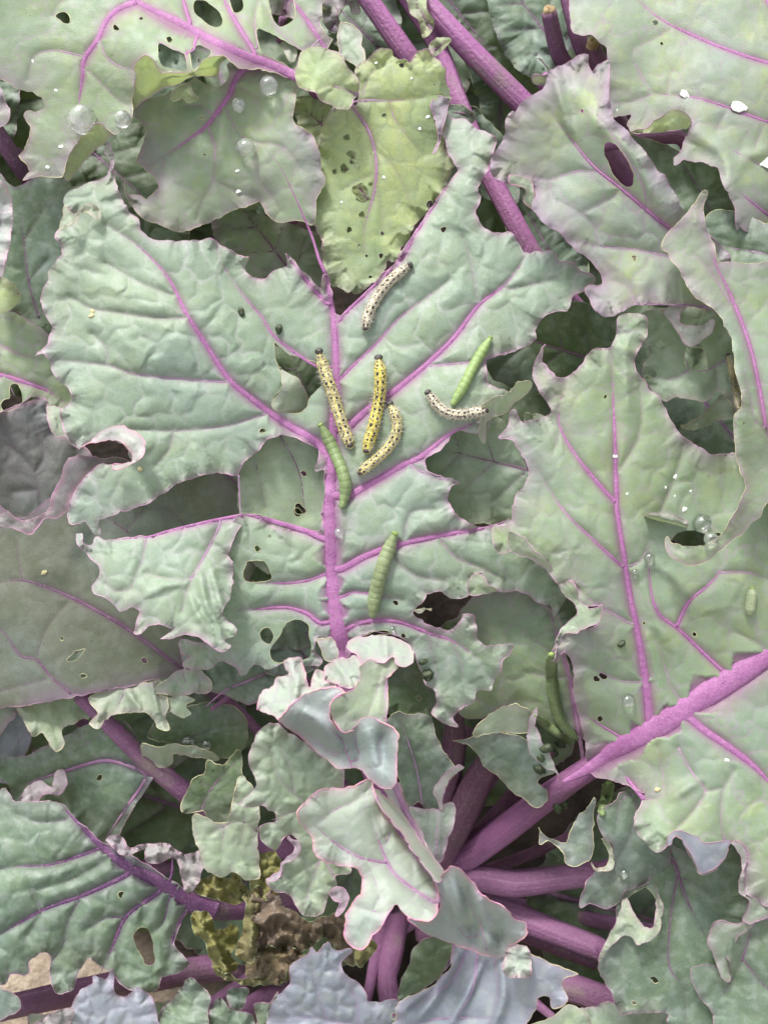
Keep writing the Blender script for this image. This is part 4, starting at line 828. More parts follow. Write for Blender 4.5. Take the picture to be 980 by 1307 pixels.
leaf(PA, [dict(outline="t23 685,775 720,762 760,750 790,770 830,815 830,740 765,700 755,640 775,600 800,585 860,602 900,580 1000,565 1300,560 1300,1150 830,1150 770,940 720,880", H="g 885,1240,-.6 920,1180,-.2 980,1160,0 1000,1300,-.4 920,1290,-.7", veins="m4>3 t23 880,740 910,640 t23 920,600;3>2 t23 885,735 960,830 1050,900;2>1 t23 885,735 800,880", folds=[("t23 850,610 830,700 820,800", .45, 10)], cell=60, ruf=.12),
 dict(outline="t23 755,640 775,600 800,585 860,602 900,580 925,600 860,660 840,740 828,818 790,770 765,705", H="t23 760,650,.3 860,610,.4 830,800,-.2 900,600,.2", mat='glau', rim='mauve', puck=.04),
 dict(outline="t23 838,290 880,300 905,350 890,410 895,470 960,520 1010,535 1000,560 940,590 880,590 910,520 870,480 868,420 885,380 870,330", H="t23 840,300,.8 900,400,.8 980,540,.5 890,580,.3", mat='glau', rim='mauve', puck=.03)],
 'green corner leaf with a rolled lip', 'green', 'dull', 'mauve')
leaf(PA, [dict(outline="t23 110,235 130,262 170,280 215,290 240,230 290,170 320,118 322,180 312,240 318,310 300,360 250,385 215,368 210,340 150,285 115,297", H="t23 120,260,-1.6 310,130,-1.0 250,380,-1.4 290,280,-1.5", puck=.05),
 dict(outline="t23 350,280 380,300 392,365 375,400 330,400 312,370 330,388 365,385 375,350", H="g 770,1100,-.9", puck=.02, mat='pgreen')], 'small torn green leaf scrap on the stalk', 'green', 'dull', 'cream')

# ---- wilted heap in the heart
WF = [[("t03 760,450 830,470 910,440", .5, 5)], [("t03 760,600 820,680 860,780", .6, 6)], [("t03 930,520 950,620 940,730", .6, 6), ("t13 10,480 0,600 -10,700", .5, 5)], [("t13 20,600 100,560 200,640", .7, 7), ("t13 40,690 120,640 180,690", .5, 5)], [("t13 230,620 300,600 350,700", .6, 6)], [("t13 0,700 90,720 160,730", .5, 6)], [], [], []]
for i, (ol, H, mt) in enumerate([
 ("t03 740,440 800,420 870,430 890,400 920,430 930,490 890,530 830,520 780,500 745,480", "g 280,1130,-2.2 310,1140,-2.6", 'wilt'),
 ("t03 730,570 790,560 820,620 880,600 900,660 870,720 900,760 850,800 810,760 790,680 740,630", "g 270,1180,-2.6 300,1230,-3.0", 'wilt'),
 ("t03 915,490 985,455 t13 30,470 30,600 0,720 t03 950,745 900,720 890,680 920,620 930,540", "g 320,1140,-1.8 310,1220,-2.2", 'wilt'),
 ("t13 0,470 60,450 110,520 160,560 210,590 250,600 240,660 180,700 120,720 60,690 10,720 -10,600", "g 340,1150,-2.0 400,1190,-2.4", 'brown'),
 ("t13 200,600 270,560 330,560 345,640 390,700 380,760 310,700 270,660 220,690", "g 420,1180,-2.0", 'brown'),
 ("t13 0,640 70,660 150,700 200,720 140,760 100,830 30,810 -30,790", "g 350,1220,-2.4", 'brown'),
 ("t13 0,350 60,330 110,380 90,470 40,520 0,500", "g 340,1110,-1.8", 'wilt'),
 ("t03 820,770 880,800 960,805 t13 40,790 130,770 120,820 40,830 t03 900,820 840,815", "g 300,1245,-2.2", 'wilt'),
 ("t13 390,660 420,650 470,680 440,720 400,760 385,720", "g 460,1210,-1.8", 'wilt'),
 ]):
    leaf(PA, [dict(outline=ol, H=H, cell=13, puck=.32, quilt=.1, ruf=.5, rufw=24, und=.9, teeth=3.0, shot=0, folds=WF[i])], None, mt, 'dark', 'green', name='wilted_leaf')

# ---- scraps along the bottom left
for ol, H, mt in [
 ("t03 240,1100 270,930 300,860 350,830 360,800 400,810 430,770 440,860 480,880 520,840 570,880 600,960 640,1100", "g 130,1290,-2.0 190,1280,-2.4", 'blue'),
 ("t03 600,1100 610,930 660,880 720,800 760,830 800,880 790,960 820,1100", "g 240,1290,-2.6 250,1320,-2.2", 'green'),
 ("t03 860,860 900,840 945,850 930,900 900,930 870,910", "g 300,1275,-3.0", 'green'),
 ("t03 790,1100 790,960 830,880 870,920 960,960 985,1100", "g 300,1310,-2.6", 'green'),
 ("t03 -60,850 20,850 70,880 75,920 40,945 -60,980", "g 0,1285,-2.8", 'green'),
 ("t03 100,1100 110,1000 180,950 240,920 280,930 270,1000 260,1100", "g 70,1310,-1.6", 'lilac'),
 ("t13 20,1000 0,910 60,900 90,860 60,990", "g 335,1290,-1.4", 'deep'),
 ]:
    leaf(PA, [dict(outline=ol, H=H, cell=24, puck=.14, ruf=.22, rufw=24)], None, mt, 'dull', 'mauve')
leaf(PA, [dict(outline="t13 540,880 580,760 600,690 660,650 740,670 740,740 690,810 620,860", H="g 540,1240,.2 570,1200,.6", ruf=.2, cell=26)], None, 'deep', 'dull', 'mauve')
leaf(PA, [dict(outline="t23 60,1000 150,960 235,905 290,940 320,990 330,1100 60,1100", H="g 720,1300,-.5", ruf=.15)], None, 'pgreen', 'mid', 'cream')

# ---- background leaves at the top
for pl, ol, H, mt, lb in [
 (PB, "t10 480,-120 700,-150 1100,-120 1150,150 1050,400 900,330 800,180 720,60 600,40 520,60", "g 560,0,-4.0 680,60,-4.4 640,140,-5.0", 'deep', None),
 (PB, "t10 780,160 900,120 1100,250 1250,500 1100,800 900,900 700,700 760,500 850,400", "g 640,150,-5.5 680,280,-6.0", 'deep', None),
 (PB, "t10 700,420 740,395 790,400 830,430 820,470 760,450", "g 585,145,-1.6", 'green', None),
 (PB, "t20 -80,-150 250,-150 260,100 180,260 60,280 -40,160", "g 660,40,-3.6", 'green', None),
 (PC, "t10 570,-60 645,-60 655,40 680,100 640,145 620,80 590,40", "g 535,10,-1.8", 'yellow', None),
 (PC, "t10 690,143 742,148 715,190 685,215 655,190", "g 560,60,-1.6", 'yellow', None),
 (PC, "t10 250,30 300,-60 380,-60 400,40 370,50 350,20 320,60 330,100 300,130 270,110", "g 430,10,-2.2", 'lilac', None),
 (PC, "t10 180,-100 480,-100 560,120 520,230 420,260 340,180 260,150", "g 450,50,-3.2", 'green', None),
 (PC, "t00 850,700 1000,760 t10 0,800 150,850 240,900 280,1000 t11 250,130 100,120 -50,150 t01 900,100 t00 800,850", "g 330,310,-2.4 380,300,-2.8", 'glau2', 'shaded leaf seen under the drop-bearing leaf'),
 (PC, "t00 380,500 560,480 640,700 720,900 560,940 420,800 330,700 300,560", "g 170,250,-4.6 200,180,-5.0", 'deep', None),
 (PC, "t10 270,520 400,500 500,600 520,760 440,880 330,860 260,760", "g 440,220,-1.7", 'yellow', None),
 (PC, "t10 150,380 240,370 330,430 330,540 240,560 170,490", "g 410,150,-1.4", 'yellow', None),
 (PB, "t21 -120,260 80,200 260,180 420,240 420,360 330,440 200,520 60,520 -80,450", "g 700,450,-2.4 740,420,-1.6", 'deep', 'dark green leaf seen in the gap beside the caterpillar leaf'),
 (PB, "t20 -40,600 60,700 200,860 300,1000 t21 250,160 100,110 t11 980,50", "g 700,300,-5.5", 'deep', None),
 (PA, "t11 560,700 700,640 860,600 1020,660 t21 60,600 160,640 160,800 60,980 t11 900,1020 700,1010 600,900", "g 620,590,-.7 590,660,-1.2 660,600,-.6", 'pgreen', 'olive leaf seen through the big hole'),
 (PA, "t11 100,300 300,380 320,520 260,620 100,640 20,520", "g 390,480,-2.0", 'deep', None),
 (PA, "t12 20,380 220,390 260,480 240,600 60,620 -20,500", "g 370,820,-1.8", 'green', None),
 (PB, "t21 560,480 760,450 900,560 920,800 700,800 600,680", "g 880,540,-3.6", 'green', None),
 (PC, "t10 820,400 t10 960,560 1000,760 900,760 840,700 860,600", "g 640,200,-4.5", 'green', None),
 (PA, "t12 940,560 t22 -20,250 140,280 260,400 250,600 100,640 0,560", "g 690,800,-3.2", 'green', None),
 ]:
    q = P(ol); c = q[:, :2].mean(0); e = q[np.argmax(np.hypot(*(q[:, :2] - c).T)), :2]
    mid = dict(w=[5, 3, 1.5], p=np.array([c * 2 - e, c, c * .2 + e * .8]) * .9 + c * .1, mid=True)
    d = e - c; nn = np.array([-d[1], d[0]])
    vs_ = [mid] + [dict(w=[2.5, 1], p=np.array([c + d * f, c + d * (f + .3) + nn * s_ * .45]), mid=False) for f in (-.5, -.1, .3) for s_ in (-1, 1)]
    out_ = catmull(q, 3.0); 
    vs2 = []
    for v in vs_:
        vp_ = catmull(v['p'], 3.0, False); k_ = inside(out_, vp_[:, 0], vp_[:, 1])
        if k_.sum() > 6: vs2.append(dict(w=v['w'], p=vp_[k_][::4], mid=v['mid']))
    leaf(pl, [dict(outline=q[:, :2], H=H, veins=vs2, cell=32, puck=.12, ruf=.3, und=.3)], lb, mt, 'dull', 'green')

# ------------------------------------------------------------------ stalks
def st(pl, path, w_, mat='mid', **k): return stalk(pl, path, w_, mat, **k)
st(PA, [(500, 1130, -12.5), (490, 1020, -5.5), (445, 900, -1.8), (438, 832, -1.0)], [34, 30, 26], 'bright')
st(PA, [(505, 1140, -12), (600, 1090, -7), (680, 1032, -4.0), (740, 988, -2.0), (810, 946, -1.1), (860, 915, -1.0)], [44, 42, 38, 34, 30, 22], 'petiole')
st(PA, "t13 650,430,-9 t13 850,425,-7 t23 20,450,-6.5 t23 330,410,-5.5 t23 520,330,-2.6", [36, 34, 30, 14], 'mid')
st(PA, "t13 700,500,-10 t13 900,540,-8 t23 40,580,-7.5 t23 350,700,-6.5 t23 480,760,-3.6", [34, 32, 30, 16], 'mid')
st(PA, "t13 640,620,-11 t13 900,760,-8 t23 250,850,-7 t23 600,965,-6.5 t23 900,1040,-6", [36, 36, 34, 26], 'mid')
st(PA, "t13 620,480,-8 t13 760,220,-6 t13 860,30,-4.6 t12 950,860,-3.4", [44, 44, 40, 20], 'red')
st(PA, "t13 700,440,-9 t13 860,260,-7 t23 20,120,-6 t22 150,920,-3.0", [26, 26, 24, 14], 'red')
st(PA, "t13 640,420,-7 t13 690,180,-6 t13 750,-20,-5 t12 760,760,-4.4 t12 700,700,-3.2", [36, 34, 30, 16], 'red')
st(PA, "t03 1500,500,-12 t03 800,545,-6 t03 720,520,-4.6", [34, 32, 26], 'dark')
st(PA, "t03 1400,420,-12 t03 900,250,-6 t03 700,100,-4.4 t03 560,-10,-3.6 t02 480,880,-3.2 t02 300,705,-2.4", [34, 32, 28, 24, 18], 'mid')
st(PA, "t03 1300,700,-12 t03 700,780,-8.5 t03 280,860,-7.5 t03 -60,935,-6.5 t03 -400,960,-5", [34, 34, 32, 26], 'mid')
st(PA, "t03 1300,700,-12 t03 900,940,-9 t03 560,1010,-8", [26, 24, 20], 'mid')
st(PA, "t13 560,500,-12 t13 500,800,-7 t13 520,1000,-4", [30, 28, 24], 'mid')
st(PA, "t12 520,1010,-12 t12 300,700,-6 t12 60,600,-3.0 t02 800,760,-2.6", [24, 20, 12, 5], 'mid')
st(PB, "g 930,320,-12.5 800,260,-7 690,155,-3.4 610,75,-2.8 548,8,-2.6 480,-70,-2.4", [34, 32, 31, 30, 28, 24], 'bright')
st(PB, "g 930,360,-12.5 760,420,-7 690,345,-3.6 660,292,-3.2 615,205,-3.0 575,105,-3.0 555,50,-3.3 480,-60,-3.4", [34, 27, 26, 26, 25, 24, 20], 'bright')
st(PB, "g 800,300,-12 620,190,-6 525,78,-2.6 470,0,-2.0 430,-60,-1.6", [32, 30, 28, 26, 24], 'bright')
st(PB, "g 880,330,-12 760,130,-6 712,70,-3.4 700,15,-2.4", [32, 28, 24, 20], 'mid', label='snapped-off stalk with a dry tan end')
st(PB, "g 890,330,-12 770,120,-5 738,50,-3.0 722,-10,-2.6 710,-80,-2", [30, 26, 22, 18], 'mid')
st(PB, "g 900,330,-12.5 800,130,-4 765,75,-2.0 757,55,-1.2", [26, 22, 18, 15], 'mid', label='short stalk stub with a dry end')
st(PB, "g 900,330,-12.5 880,200,-4 870,172,-2.6 800,180,-2.4 740,190,-3.0", [26, 20, 18, 16], 'bright')
st(PB, "g 900,330,-12.5 800,225,-6 785,205,-5 770,180,-4.6 690,100,-3", [30, 30, 28, 20], 'bright')
st(PB, "g 900,330,-12.5 760,430,-7 715,420,-5.4 690,440,-5 640,470,-4.4", [40, 44, 44, 34], 'red')
st(PB, "g 900,330,-12.5 1010,500,-3.0 990,560,1.2", [26, 16, 8], 'mid')
st(PB, "g 900,330,-12.5 960,330,-4 890,300,.6", [26, 14, 7], 'mid')
st(PB, "g 900,330,-12.5 1080,160,-4 1060,100,-.6", [24, 12, 7], 'mid')
st(PC, "g 330,330,-12.5 430,200,-5 400,110,-.8 376,97,.0", [30, 22, 16, 13], 'bright')
st(PC, "g 330,330,-12.5 440,180,-4 450,135,-1.2", [26, 12, 6], 'bright')
st(PC, "g 330,330,-12.5 120,330,-6 30,220,-3.4 -10,160,-3 -60,80,-2.6", [30, 26, 24, 22, 20], 'dark')
st(PC, "g 330,330,-12.5 120,420,-6 60,500,-2.6 20,480,-2.0", [26, 18, 10, 8], 'mid')
st(PC, "g 330,330,-12.5 300,320,-5 280,305,-4", [24, 12, 7], 'dark')
st(PA, "g 500,1130,-12.5 300,900,-6 232,855,-2.6", [26, 14, 6], 'mid')

for p_, w_ in [("t13 640,470,-9 t13 800,180,-6.5 t13 900,60,-5.4 t12 960,900,-4.4", [18, 16, 14, 10]), ("t13 660,440,-9.5 t13 880,320,-7.6 t23 60,170,-6.4 t23 180,60,-4.2", [20, 18, 16, 12]), ("t13 700,470,-10 t13 900,390,-8.6 t23 120,320,-7.4 t23 260,250,-5", [16, 15, 14, 10]), ("t13 620,460,-8 t13 720,120,-6.2 t12 800,830,-4.8", [22, 20, 14]), ("t13 760,560,-10.5 t23 60,650,-8.6 t23 330,760,-7.6", [16, 15, 12])]:
    st(PA, p_, w_, 'red')
# dry cut ends
def cut_end(px, py, h, r, pl):
    c = W(px, py, h); n = 12; V = [c + np.array([0, 0, .001])]; a = np.linspace(0, 2*math.pi, n, endpoint=False)
    m = r * pxm(h)
    rr = [(.15, .0004), (.75, .0008), (.98, .0), (.95, -.003)]
    V = []; F = []
    for k, (f, z) in enumerate(rr):
        for t in a: V.append(c + np.array([math.cos(t) * m * f * 1.2, math.sin(t) * m * f, z + .0012 * random.random()]))
        if k: F += [((k-1)*n + i, (k-1)*n + (i+1) % n, k*n + (i+1) % n, k*n + i)[::-1] for i in range(n)]
    F.append(tuple(range(n)))
    make_obj('dry_end', np.array(V), F, [DRY], pl)
DRY = simple_mat('dry_tan', 'cdb68e', 'a98c66', 200, .8)
cut_end(701, 14, -2.35, 7, PB); cut_end(757, 54, -1.15, 7, PB)

# ------------------------------------------------------------------ filler leaves of the bed, low down and around the picture
def filler(pl, cx, cy, L, wd, ang, h, mt, vm='dull', tilt=0.8, crown=None):
    r = np.random.default_rng(int(abs(cx * 7 + cy * 13)) + 5)
    u = np.linspace(0, 1, 15); prof = np.sin(np.pi * np.clip(u, 0, 1) ** .8) ** .75
    ca, sa = math.cos(ang), math.sin(ang)
    tr_ = lambda a, b: (cx + (a - .5) * L * ca - b * sa, cy + (a - .5) * L * sa + b * ca)
    rt = [tr_(a, wd * .5 * b * (.85 + .3 * r.random())) for a, b in zip(u, prof)]
    lf = [tr_(a, -wd * .5 * b * (.85 + .3 * r.random())) for a, b in zip(u, prof)]
    ol = np.array(rt + lf[-2:0:-1])
    vs_ = [dict(w=[9, 5, 1.5], p=np.array([tr_(0.02, 0), tr_(.5, L * .02), tr_(.95, 0)]), mid=True)]
    for f in (.15, .32, .5, .66):
        for s_ in (-1, 1): vs_.append(dict(w=[4, 1.5], p=np.array([tr_(f, 0), tr_(f + .12, s_ * wd * .2), tr_(f + .2, s_ * wd * .36)]), mid=False))
    b = tr_(0, 0); e = tr_(1, 0)
    H = np.array([[b[0], b[1], h - tilt], [e[0], e[1], h - .3 * tilt], [cx, cy, h + .3], [*tr_(.5, wd * .4), h], [*tr_(.5, -wd * .4), h]])
    leaf(pl, [dict(outline=ol, H=H, veins=vs_, cell=42, puck=.2, quilt=.2, ruf=.55, rufl=26, rufw=60, space=10, shot=.6, sub=True, und=.4, teeth=2.5)], None, mt, vm, 'mauve')
    if crown: stalk(pl, [crown, ((b[0] * .6 + crown[0] * .4), (b[1] * .6 + crown[1] * .4), h * .5 + crown[2] * .5), (b[0], b[1], h - tilt - .1)], [26, 20, 10], 'mid')
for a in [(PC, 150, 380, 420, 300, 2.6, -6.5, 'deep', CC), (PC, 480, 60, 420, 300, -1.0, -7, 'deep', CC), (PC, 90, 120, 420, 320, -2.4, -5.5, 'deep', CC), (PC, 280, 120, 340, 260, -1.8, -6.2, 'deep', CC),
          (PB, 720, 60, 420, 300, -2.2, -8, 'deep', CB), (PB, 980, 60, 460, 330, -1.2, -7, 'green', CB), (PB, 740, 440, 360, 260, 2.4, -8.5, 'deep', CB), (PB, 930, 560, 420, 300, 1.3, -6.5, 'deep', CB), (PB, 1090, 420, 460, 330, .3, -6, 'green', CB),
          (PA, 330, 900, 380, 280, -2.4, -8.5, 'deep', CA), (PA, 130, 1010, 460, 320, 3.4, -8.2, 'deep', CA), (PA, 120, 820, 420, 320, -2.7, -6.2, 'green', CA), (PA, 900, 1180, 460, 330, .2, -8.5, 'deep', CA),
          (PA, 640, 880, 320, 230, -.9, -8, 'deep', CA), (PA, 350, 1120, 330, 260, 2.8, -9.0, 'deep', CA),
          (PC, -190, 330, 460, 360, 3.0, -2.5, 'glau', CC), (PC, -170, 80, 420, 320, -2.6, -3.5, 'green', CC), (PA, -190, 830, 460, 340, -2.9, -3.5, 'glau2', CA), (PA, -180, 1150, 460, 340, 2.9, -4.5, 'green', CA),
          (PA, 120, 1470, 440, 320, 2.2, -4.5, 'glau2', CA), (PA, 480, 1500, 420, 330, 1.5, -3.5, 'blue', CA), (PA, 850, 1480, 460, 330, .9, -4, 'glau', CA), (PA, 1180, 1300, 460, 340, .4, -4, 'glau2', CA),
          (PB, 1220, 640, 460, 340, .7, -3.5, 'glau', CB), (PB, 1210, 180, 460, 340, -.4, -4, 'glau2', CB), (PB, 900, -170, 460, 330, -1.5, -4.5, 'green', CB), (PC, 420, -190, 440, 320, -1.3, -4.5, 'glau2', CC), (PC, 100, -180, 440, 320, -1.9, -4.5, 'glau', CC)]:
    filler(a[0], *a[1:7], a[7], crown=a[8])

# ------------------------------------------------------------------ caterpillars
def body_mat(name, pale, yellow, yk, dark=.0):
    m = bpy.data.materials.new(name); t, bs, out = nodes(m)
    tc = t.nodes.new('ShaderNodeTexCoord').outputs['Object']
    n = noise(t, tc, 900, 4, .65)
    c = mixc(t, mul(t, attr(t, 'stripe'), yk), lin(pale, K), lin(yellow, K))
    c = mixc(t, mul(t, ramp(t, n, .5, .72), .28), c, lin('8c8a80', K))
    c = mixc(t, mul(t, attr(t, 'ring'), .2), c, lin('7c7a58', K))
    t.links.new(c, bs.inputs['Base Color']); bs.inputs['Roughness'].default_value = .5
    bs.inputs['Subsurface Weight'].default_value = .15; bs.inputs['Subsurface Radius'].default_value = (.001, .001, .0006)
    t.links.new(bump(t, n, .4, .0003), bs.inputs['Normal'])
    return m
def green_mat(name, c1, c2, c3):
    m = bpy.data.materials.new(name); t, bs, out = nodes(m)
    tc = t.nodes.new('ShaderNodeTexCoord').outputs['Object']
    n = noise(t, tc, 500, 4, .6); n2 = noise(t, tc, 2600, 2, .6)
    c = mixc(t, ramp(t, n, .35, .65), lin(c1, K), lin(c2, K))
    c = mixc(t, mul(t, attr(t, 'stripe'), .55), c, lin(c3, K))
    c = mixc(t, mul(t, ramp(t, n2, .5, .75), .45), c, lin('d6e3b4', K)); c = mixc(t, mul(t, ramp(t, noise(t, tc, 260, 3, .6), .5, .7), .35), c, lin(c1, K * .62))
    c = mixc(t, mul(t, attr(t, 'ring'), .3), c, lin('5f7a3c', K))
    t.links.new(c, bs.inputs['Base Color']); bs.inputs['Roughness'].default_value = .55
    bs.inputs['Subsurface Weight'].default_value = .2; bs.inputs['Subsurface Radius'].default_value = (.001, .0015, .0005)
    t.links.new(bump(t, n2, .5, .0002), bs.inputs['Normal'])
    return m
BM = {'white': body_mat('caterpillar_white', 'eee6d8', 'ecd9a4', .5), 'mixed': body_mat('caterpillar_pale_yellow', 'e8e2c6', 'efdc70', .9), 'yellow': body_mat('caterpillar_yellow', 'e9dd8c', 'f2e056', 1.0),
      'brown': body_mat('caterpillar_dull', '9a927c', 'b3a062', .8),
      'g1': green_mat('caterpillar_green', '829a62', '8ca26c', 'a0b27a'), 'g2': green_mat('caterpillar_grey_green', '8c9d70', '96a67a', 'aab680'), 'g3': green_mat('caterpillar_bright_green', '9cba6e', '8fae64', 'b0c682'), 'g4': green_mat('caterpillar_dark_green', '73895a', '7e9462', '93a66c'),
      'g5': green_mat('caterpillar_faded', '9aab84', 'a7b592', 'b9c29a')}
BLACK = simple_mat('spot_black', '2b2725', '3a342f', 800, .45, k=.8)
HEADG = simple_mat('head_green', '93ab5c', '7d9650', 900, .45)
HEADB = simple_mat('head_grey_black', '1d1c1b', '55524c', 1500, .4, k=.7)
HAIR = simple_mat('hair_pale', 'e6e2d6', 'cfcabb', 600, .5)

def ico():
    t = (1 + 5 ** .5) / 2
    v = np.array([(-1,t,0),(1,t,0),(-1,-t,0),(1,-t,0),(0,-1,t),(0,1,t),(0,-1,-t),(0,1,-t),(t,0,-1),(t,0,1),(-t,0,-1),(-t,0,1)], float)
    f = np.array([(0,11,5),(0,5,1),(0,1,7),(0,7,10),(0,10,11),(1,5,9),(5,11,4),(11,10,2),(10,7,6),(7,1,8),(3,9,4),(3,4,2),(3,2,6),(3,6,8),(3,8,9),(4,9,5),(2,4,11),(6,2,10),(8,6,7),(9,8,1)])
    return v / np.linalg.norm(v[0]), f
IV, IF = ico()
def icosub(n):
    v, f = IV, IF
    for _ in range(n):
        e = np.sort(np.concatenate([f[:, [0, 1]], f[:, [1, 2]], f[:, [2, 0]]]), 1); ue, inv = np.unique(e, axis=0, return_inverse=True); inv = inv.ravel()
        m = len(f); a, b, c = inv[:m] + len(v), inv[m:2*m] + len(v), inv[2*m:] + len(v)
        mid = v[ue].mean(1); mid /= np.linalg.norm(mid, axis=1)[:, None]
        v = np.vstack([v, mid]); f = np.concatenate([np.c_[f[:, 0], a, c], np.c_[a, f[:, 1], b], np.c_[c, b, f[:, 2]], np.c_[a, b, c]])
    return v, f

def caterpillar(path, wpx, kind, label, group, spotted=True, head_first=True, lift=None, hairs=True):
    q = catmull(P(path), 1.5, False)
    if not head_first: q = q[::-1]
    hs_ = np.array([top_h(a, b) for a, b in q]) if lift is None else np.full(len(q), lift)
    k = 15
    if len(hs_) > k: hs_ = np.convolve(np.pad(hs_, k // 2, 'edge'), np.ones(k) / k, 'valid')
    mpp = pxm(hs_.mean()); R = wpx * (.56 if spotted else .5) * mpp
    pts = W(q[:, 0], q[:, 1], hs_ + R * 100 * .82)
    u = np.r_[0, np.cumsum(np.linalg.norm(np.diff(pts, axis=0), axis=1))]; Ltot = u[-1]; u /= Ltot
    NS = 13; per = 8; n = NS * per + 1; uu = np.linspace(0, 1, n)
    p = np.stack([np.interp(uu, u, pts[:, i]) for i in range(3)], -1)
    for _ in range(4): p[1:-1] = (p[:-2] + 2 * p[1:-1] + p[2:]) / 4
    t = np.gradient(p, axis=0); t /= np.linalg.norm(t, axis=1)[:, None]
    up = -np.array(VIEW); s = np.cross(t, up); s /= np.linalg.norm(s, axis=1)[:, None]; nrm = np.cross(s, t)
    seg = (uu * NS) % 1.0
    taper = np.clip(np.minimum((uu + .035) / .15, (1.04 - uu) / .16), 0, 1) ** .42
    if not spotted: taper = np.clip(np.minimum((uu + .03) / .22, (1.05 - uu) / .26), 0, 1) ** .5
    taper = np.where(uu < .12, taper * (.86 + .14 * uu / .12), taper)
    ringp = np.exp(-(np.minimum(seg, 1 - seg) / .09) ** 2)
    rad = R * taper * (1 - (.12 if spotted else .08) * ringp - (.03 if spotted else .012) * (np.sin(seg * 6 * math.pi) ** 2) * (1 - ringp))
    sides = 24; a = np.arange(sides) / sides * 2 * math.pi          # 0 = side, pi/2 = back
    dirs = np.cos(a)[None, :, None] * s[:, None] + np.sin(a)[None, :, None] * nrm[:, None]
    bulge = 1 + .06 * np.exp(-((np.abs(np.abs(a - math.pi/2) - 1.35)) / .25) ** 2)
    V = (p[:, None] + rad[:, None, None] * bulge[None, :, None] * dirs).reshape(-1, 3)
    i = np.arange(n - 1)[:, None] * sides; j = np.arange(sides)[None]; j2 = (j + 1) % sides
    F = np.stack([i + j, i + j2, i + sides + j2, i + sides + j], -1).reshape(-1, 4); F = np.concatenate([F[:, [0, 1, 2]], F[:, [0, 2, 3]]])
    kk = len(V); V = np.vstack([V, p[0] - t[0] * R * .12, p[-1] + t[-1] * R * .25])
    F = np.vstack([F, [[kk, (z+1) % sides, z] for z in range(sides)], [[kk+1, (n-1)*sides+z, (n-1)*sides+(z+1) % sides] for z in range(sides)]])
    an = np.abs(a - math.pi / 2); an = np.minimum(an, 2 * math.pi - an)
    if spotted: stripe = np.exp(-(an / .22) ** 2) + np.exp(-((an - 1.2) / .28) ** 2) + .25
    else: stripe = np.exp(-(an / .13) ** 2) + .7 * np.exp(-((an - 1.35) / .15) ** 2)
    at = {'stripe': np.r_[np.tile(np.clip(stripe, 0, 1), n), 0, 0], 'ring': np.r_[np.repeat(ringp, sides), 0, 0]}
    base = p[n // 2] - up * R * .82
    root = thing('caterpillar', label, 'caterpillar', tuple(base), group)
    make_obj('body', V, F, [BM[kind]], root, at)
    r = np.random.default_rng(int(q[0, 0] * 3 + q[0, 1]))
    # head
    hv, hf = icosub(2)
    hr = R * (.74 if spotted else .50)
    hc = p[0] - t[0] * R * (.2 if spotted else .0)
    hvv = hv * np.array([hr, hr * .78, hr * .85])
    cr = np.abs(hv[:, 0]) < .18; hvv[cr] *= .93
    make_obj('head', hc + hvv[:, :1] * s[0] + hvv[:, 1:2] * t[0] + hvv[:, 2:] * nrm[0], hf, [HEADB if spotted else HEADG], root)
    # legs
    LV, LF = [], []; off = 0
    lv, lf = icosub(1)
    for sg in (.7, 1.6, 2.5, 5.5, 6.5, 7.5, 8.5, 12.4):
        ix = min(n - 1, int(sg * per)); true = sg < 3
        for sd_ in (-1, 1):
            c = p[ix] + s[ix] * sd_ * rad[ix] * .62 - nrm[ix] * rad[ix] * .62
            sc = R * (.18 if true else .27)
            v = c + (lv[:, :1] * s[ix] * sc + lv[:, 1:2] * t[ix] * sc + lv[:, 2:] * nrm[ix] * sc * 1.25)
            LV.append(v); LF.append(lf + off); off += len(v)
    make_obj('legs', np.vstack(LV), np.vstack(LF), [HEADB if spotted else BM[kind]], root)
    def onsurf(ix, ang, out=1.0):
        d = math.cos(ang) * s[ix] + math.sin(ang) * nrm[ix]
        return p[ix] + d * rad[ix] * out, d
    if spotted:
        SV, SF = [], []; off = 0
        for g in range(NS):
            rows = [(.22, (-.45, .45), .15), (.5, (-.5, .5, -.95, .95, -1.5, 1.5), .105), (.72, (-.28, .28, -.75, .75, -1.25, 1.25), .075), (.86, (-.55, .55, -1.0, 1.0), .06)]
            for fr, angs, sz in rows:
                for an_ in angs:
                    if r.random() < .08: continue
                    ix = min(n - 2, int((g + fr + r.normal(0, .03)) * per))
                    c, d = onsurf(ix, math.pi / 2 + an_ + r.normal(0, .05), .985)
                    z = R * sz * (.75 + .5 * r.random()) * 1.5 * (1.15 if an_ in (-.45, .45) else 1)
                    d2 = np.cross(d, t[ix]); v = c + IV[:, :1] * t[ix] * z * 1.05 + IV[:, 1:2] * d2 * z + IV[:, 2:] * d * z * .5
                    SV.append(v); SF.append(IF + off); off += len(v)
        c, d = onsurf(n - 3, math.pi / 2, .9)                   # dark plate on the tail
        v = c + IV[:, :1] * t[-1] * R * .5 + IV[:, 1:2] * s[-1] * R * .6 + IV[:, 2:] * d * R * .3
        SV.append(v); SF.append(IF + off)
        make_obj('spots', np.vstack(SV), np.vstack(SF), [BLACK], root)
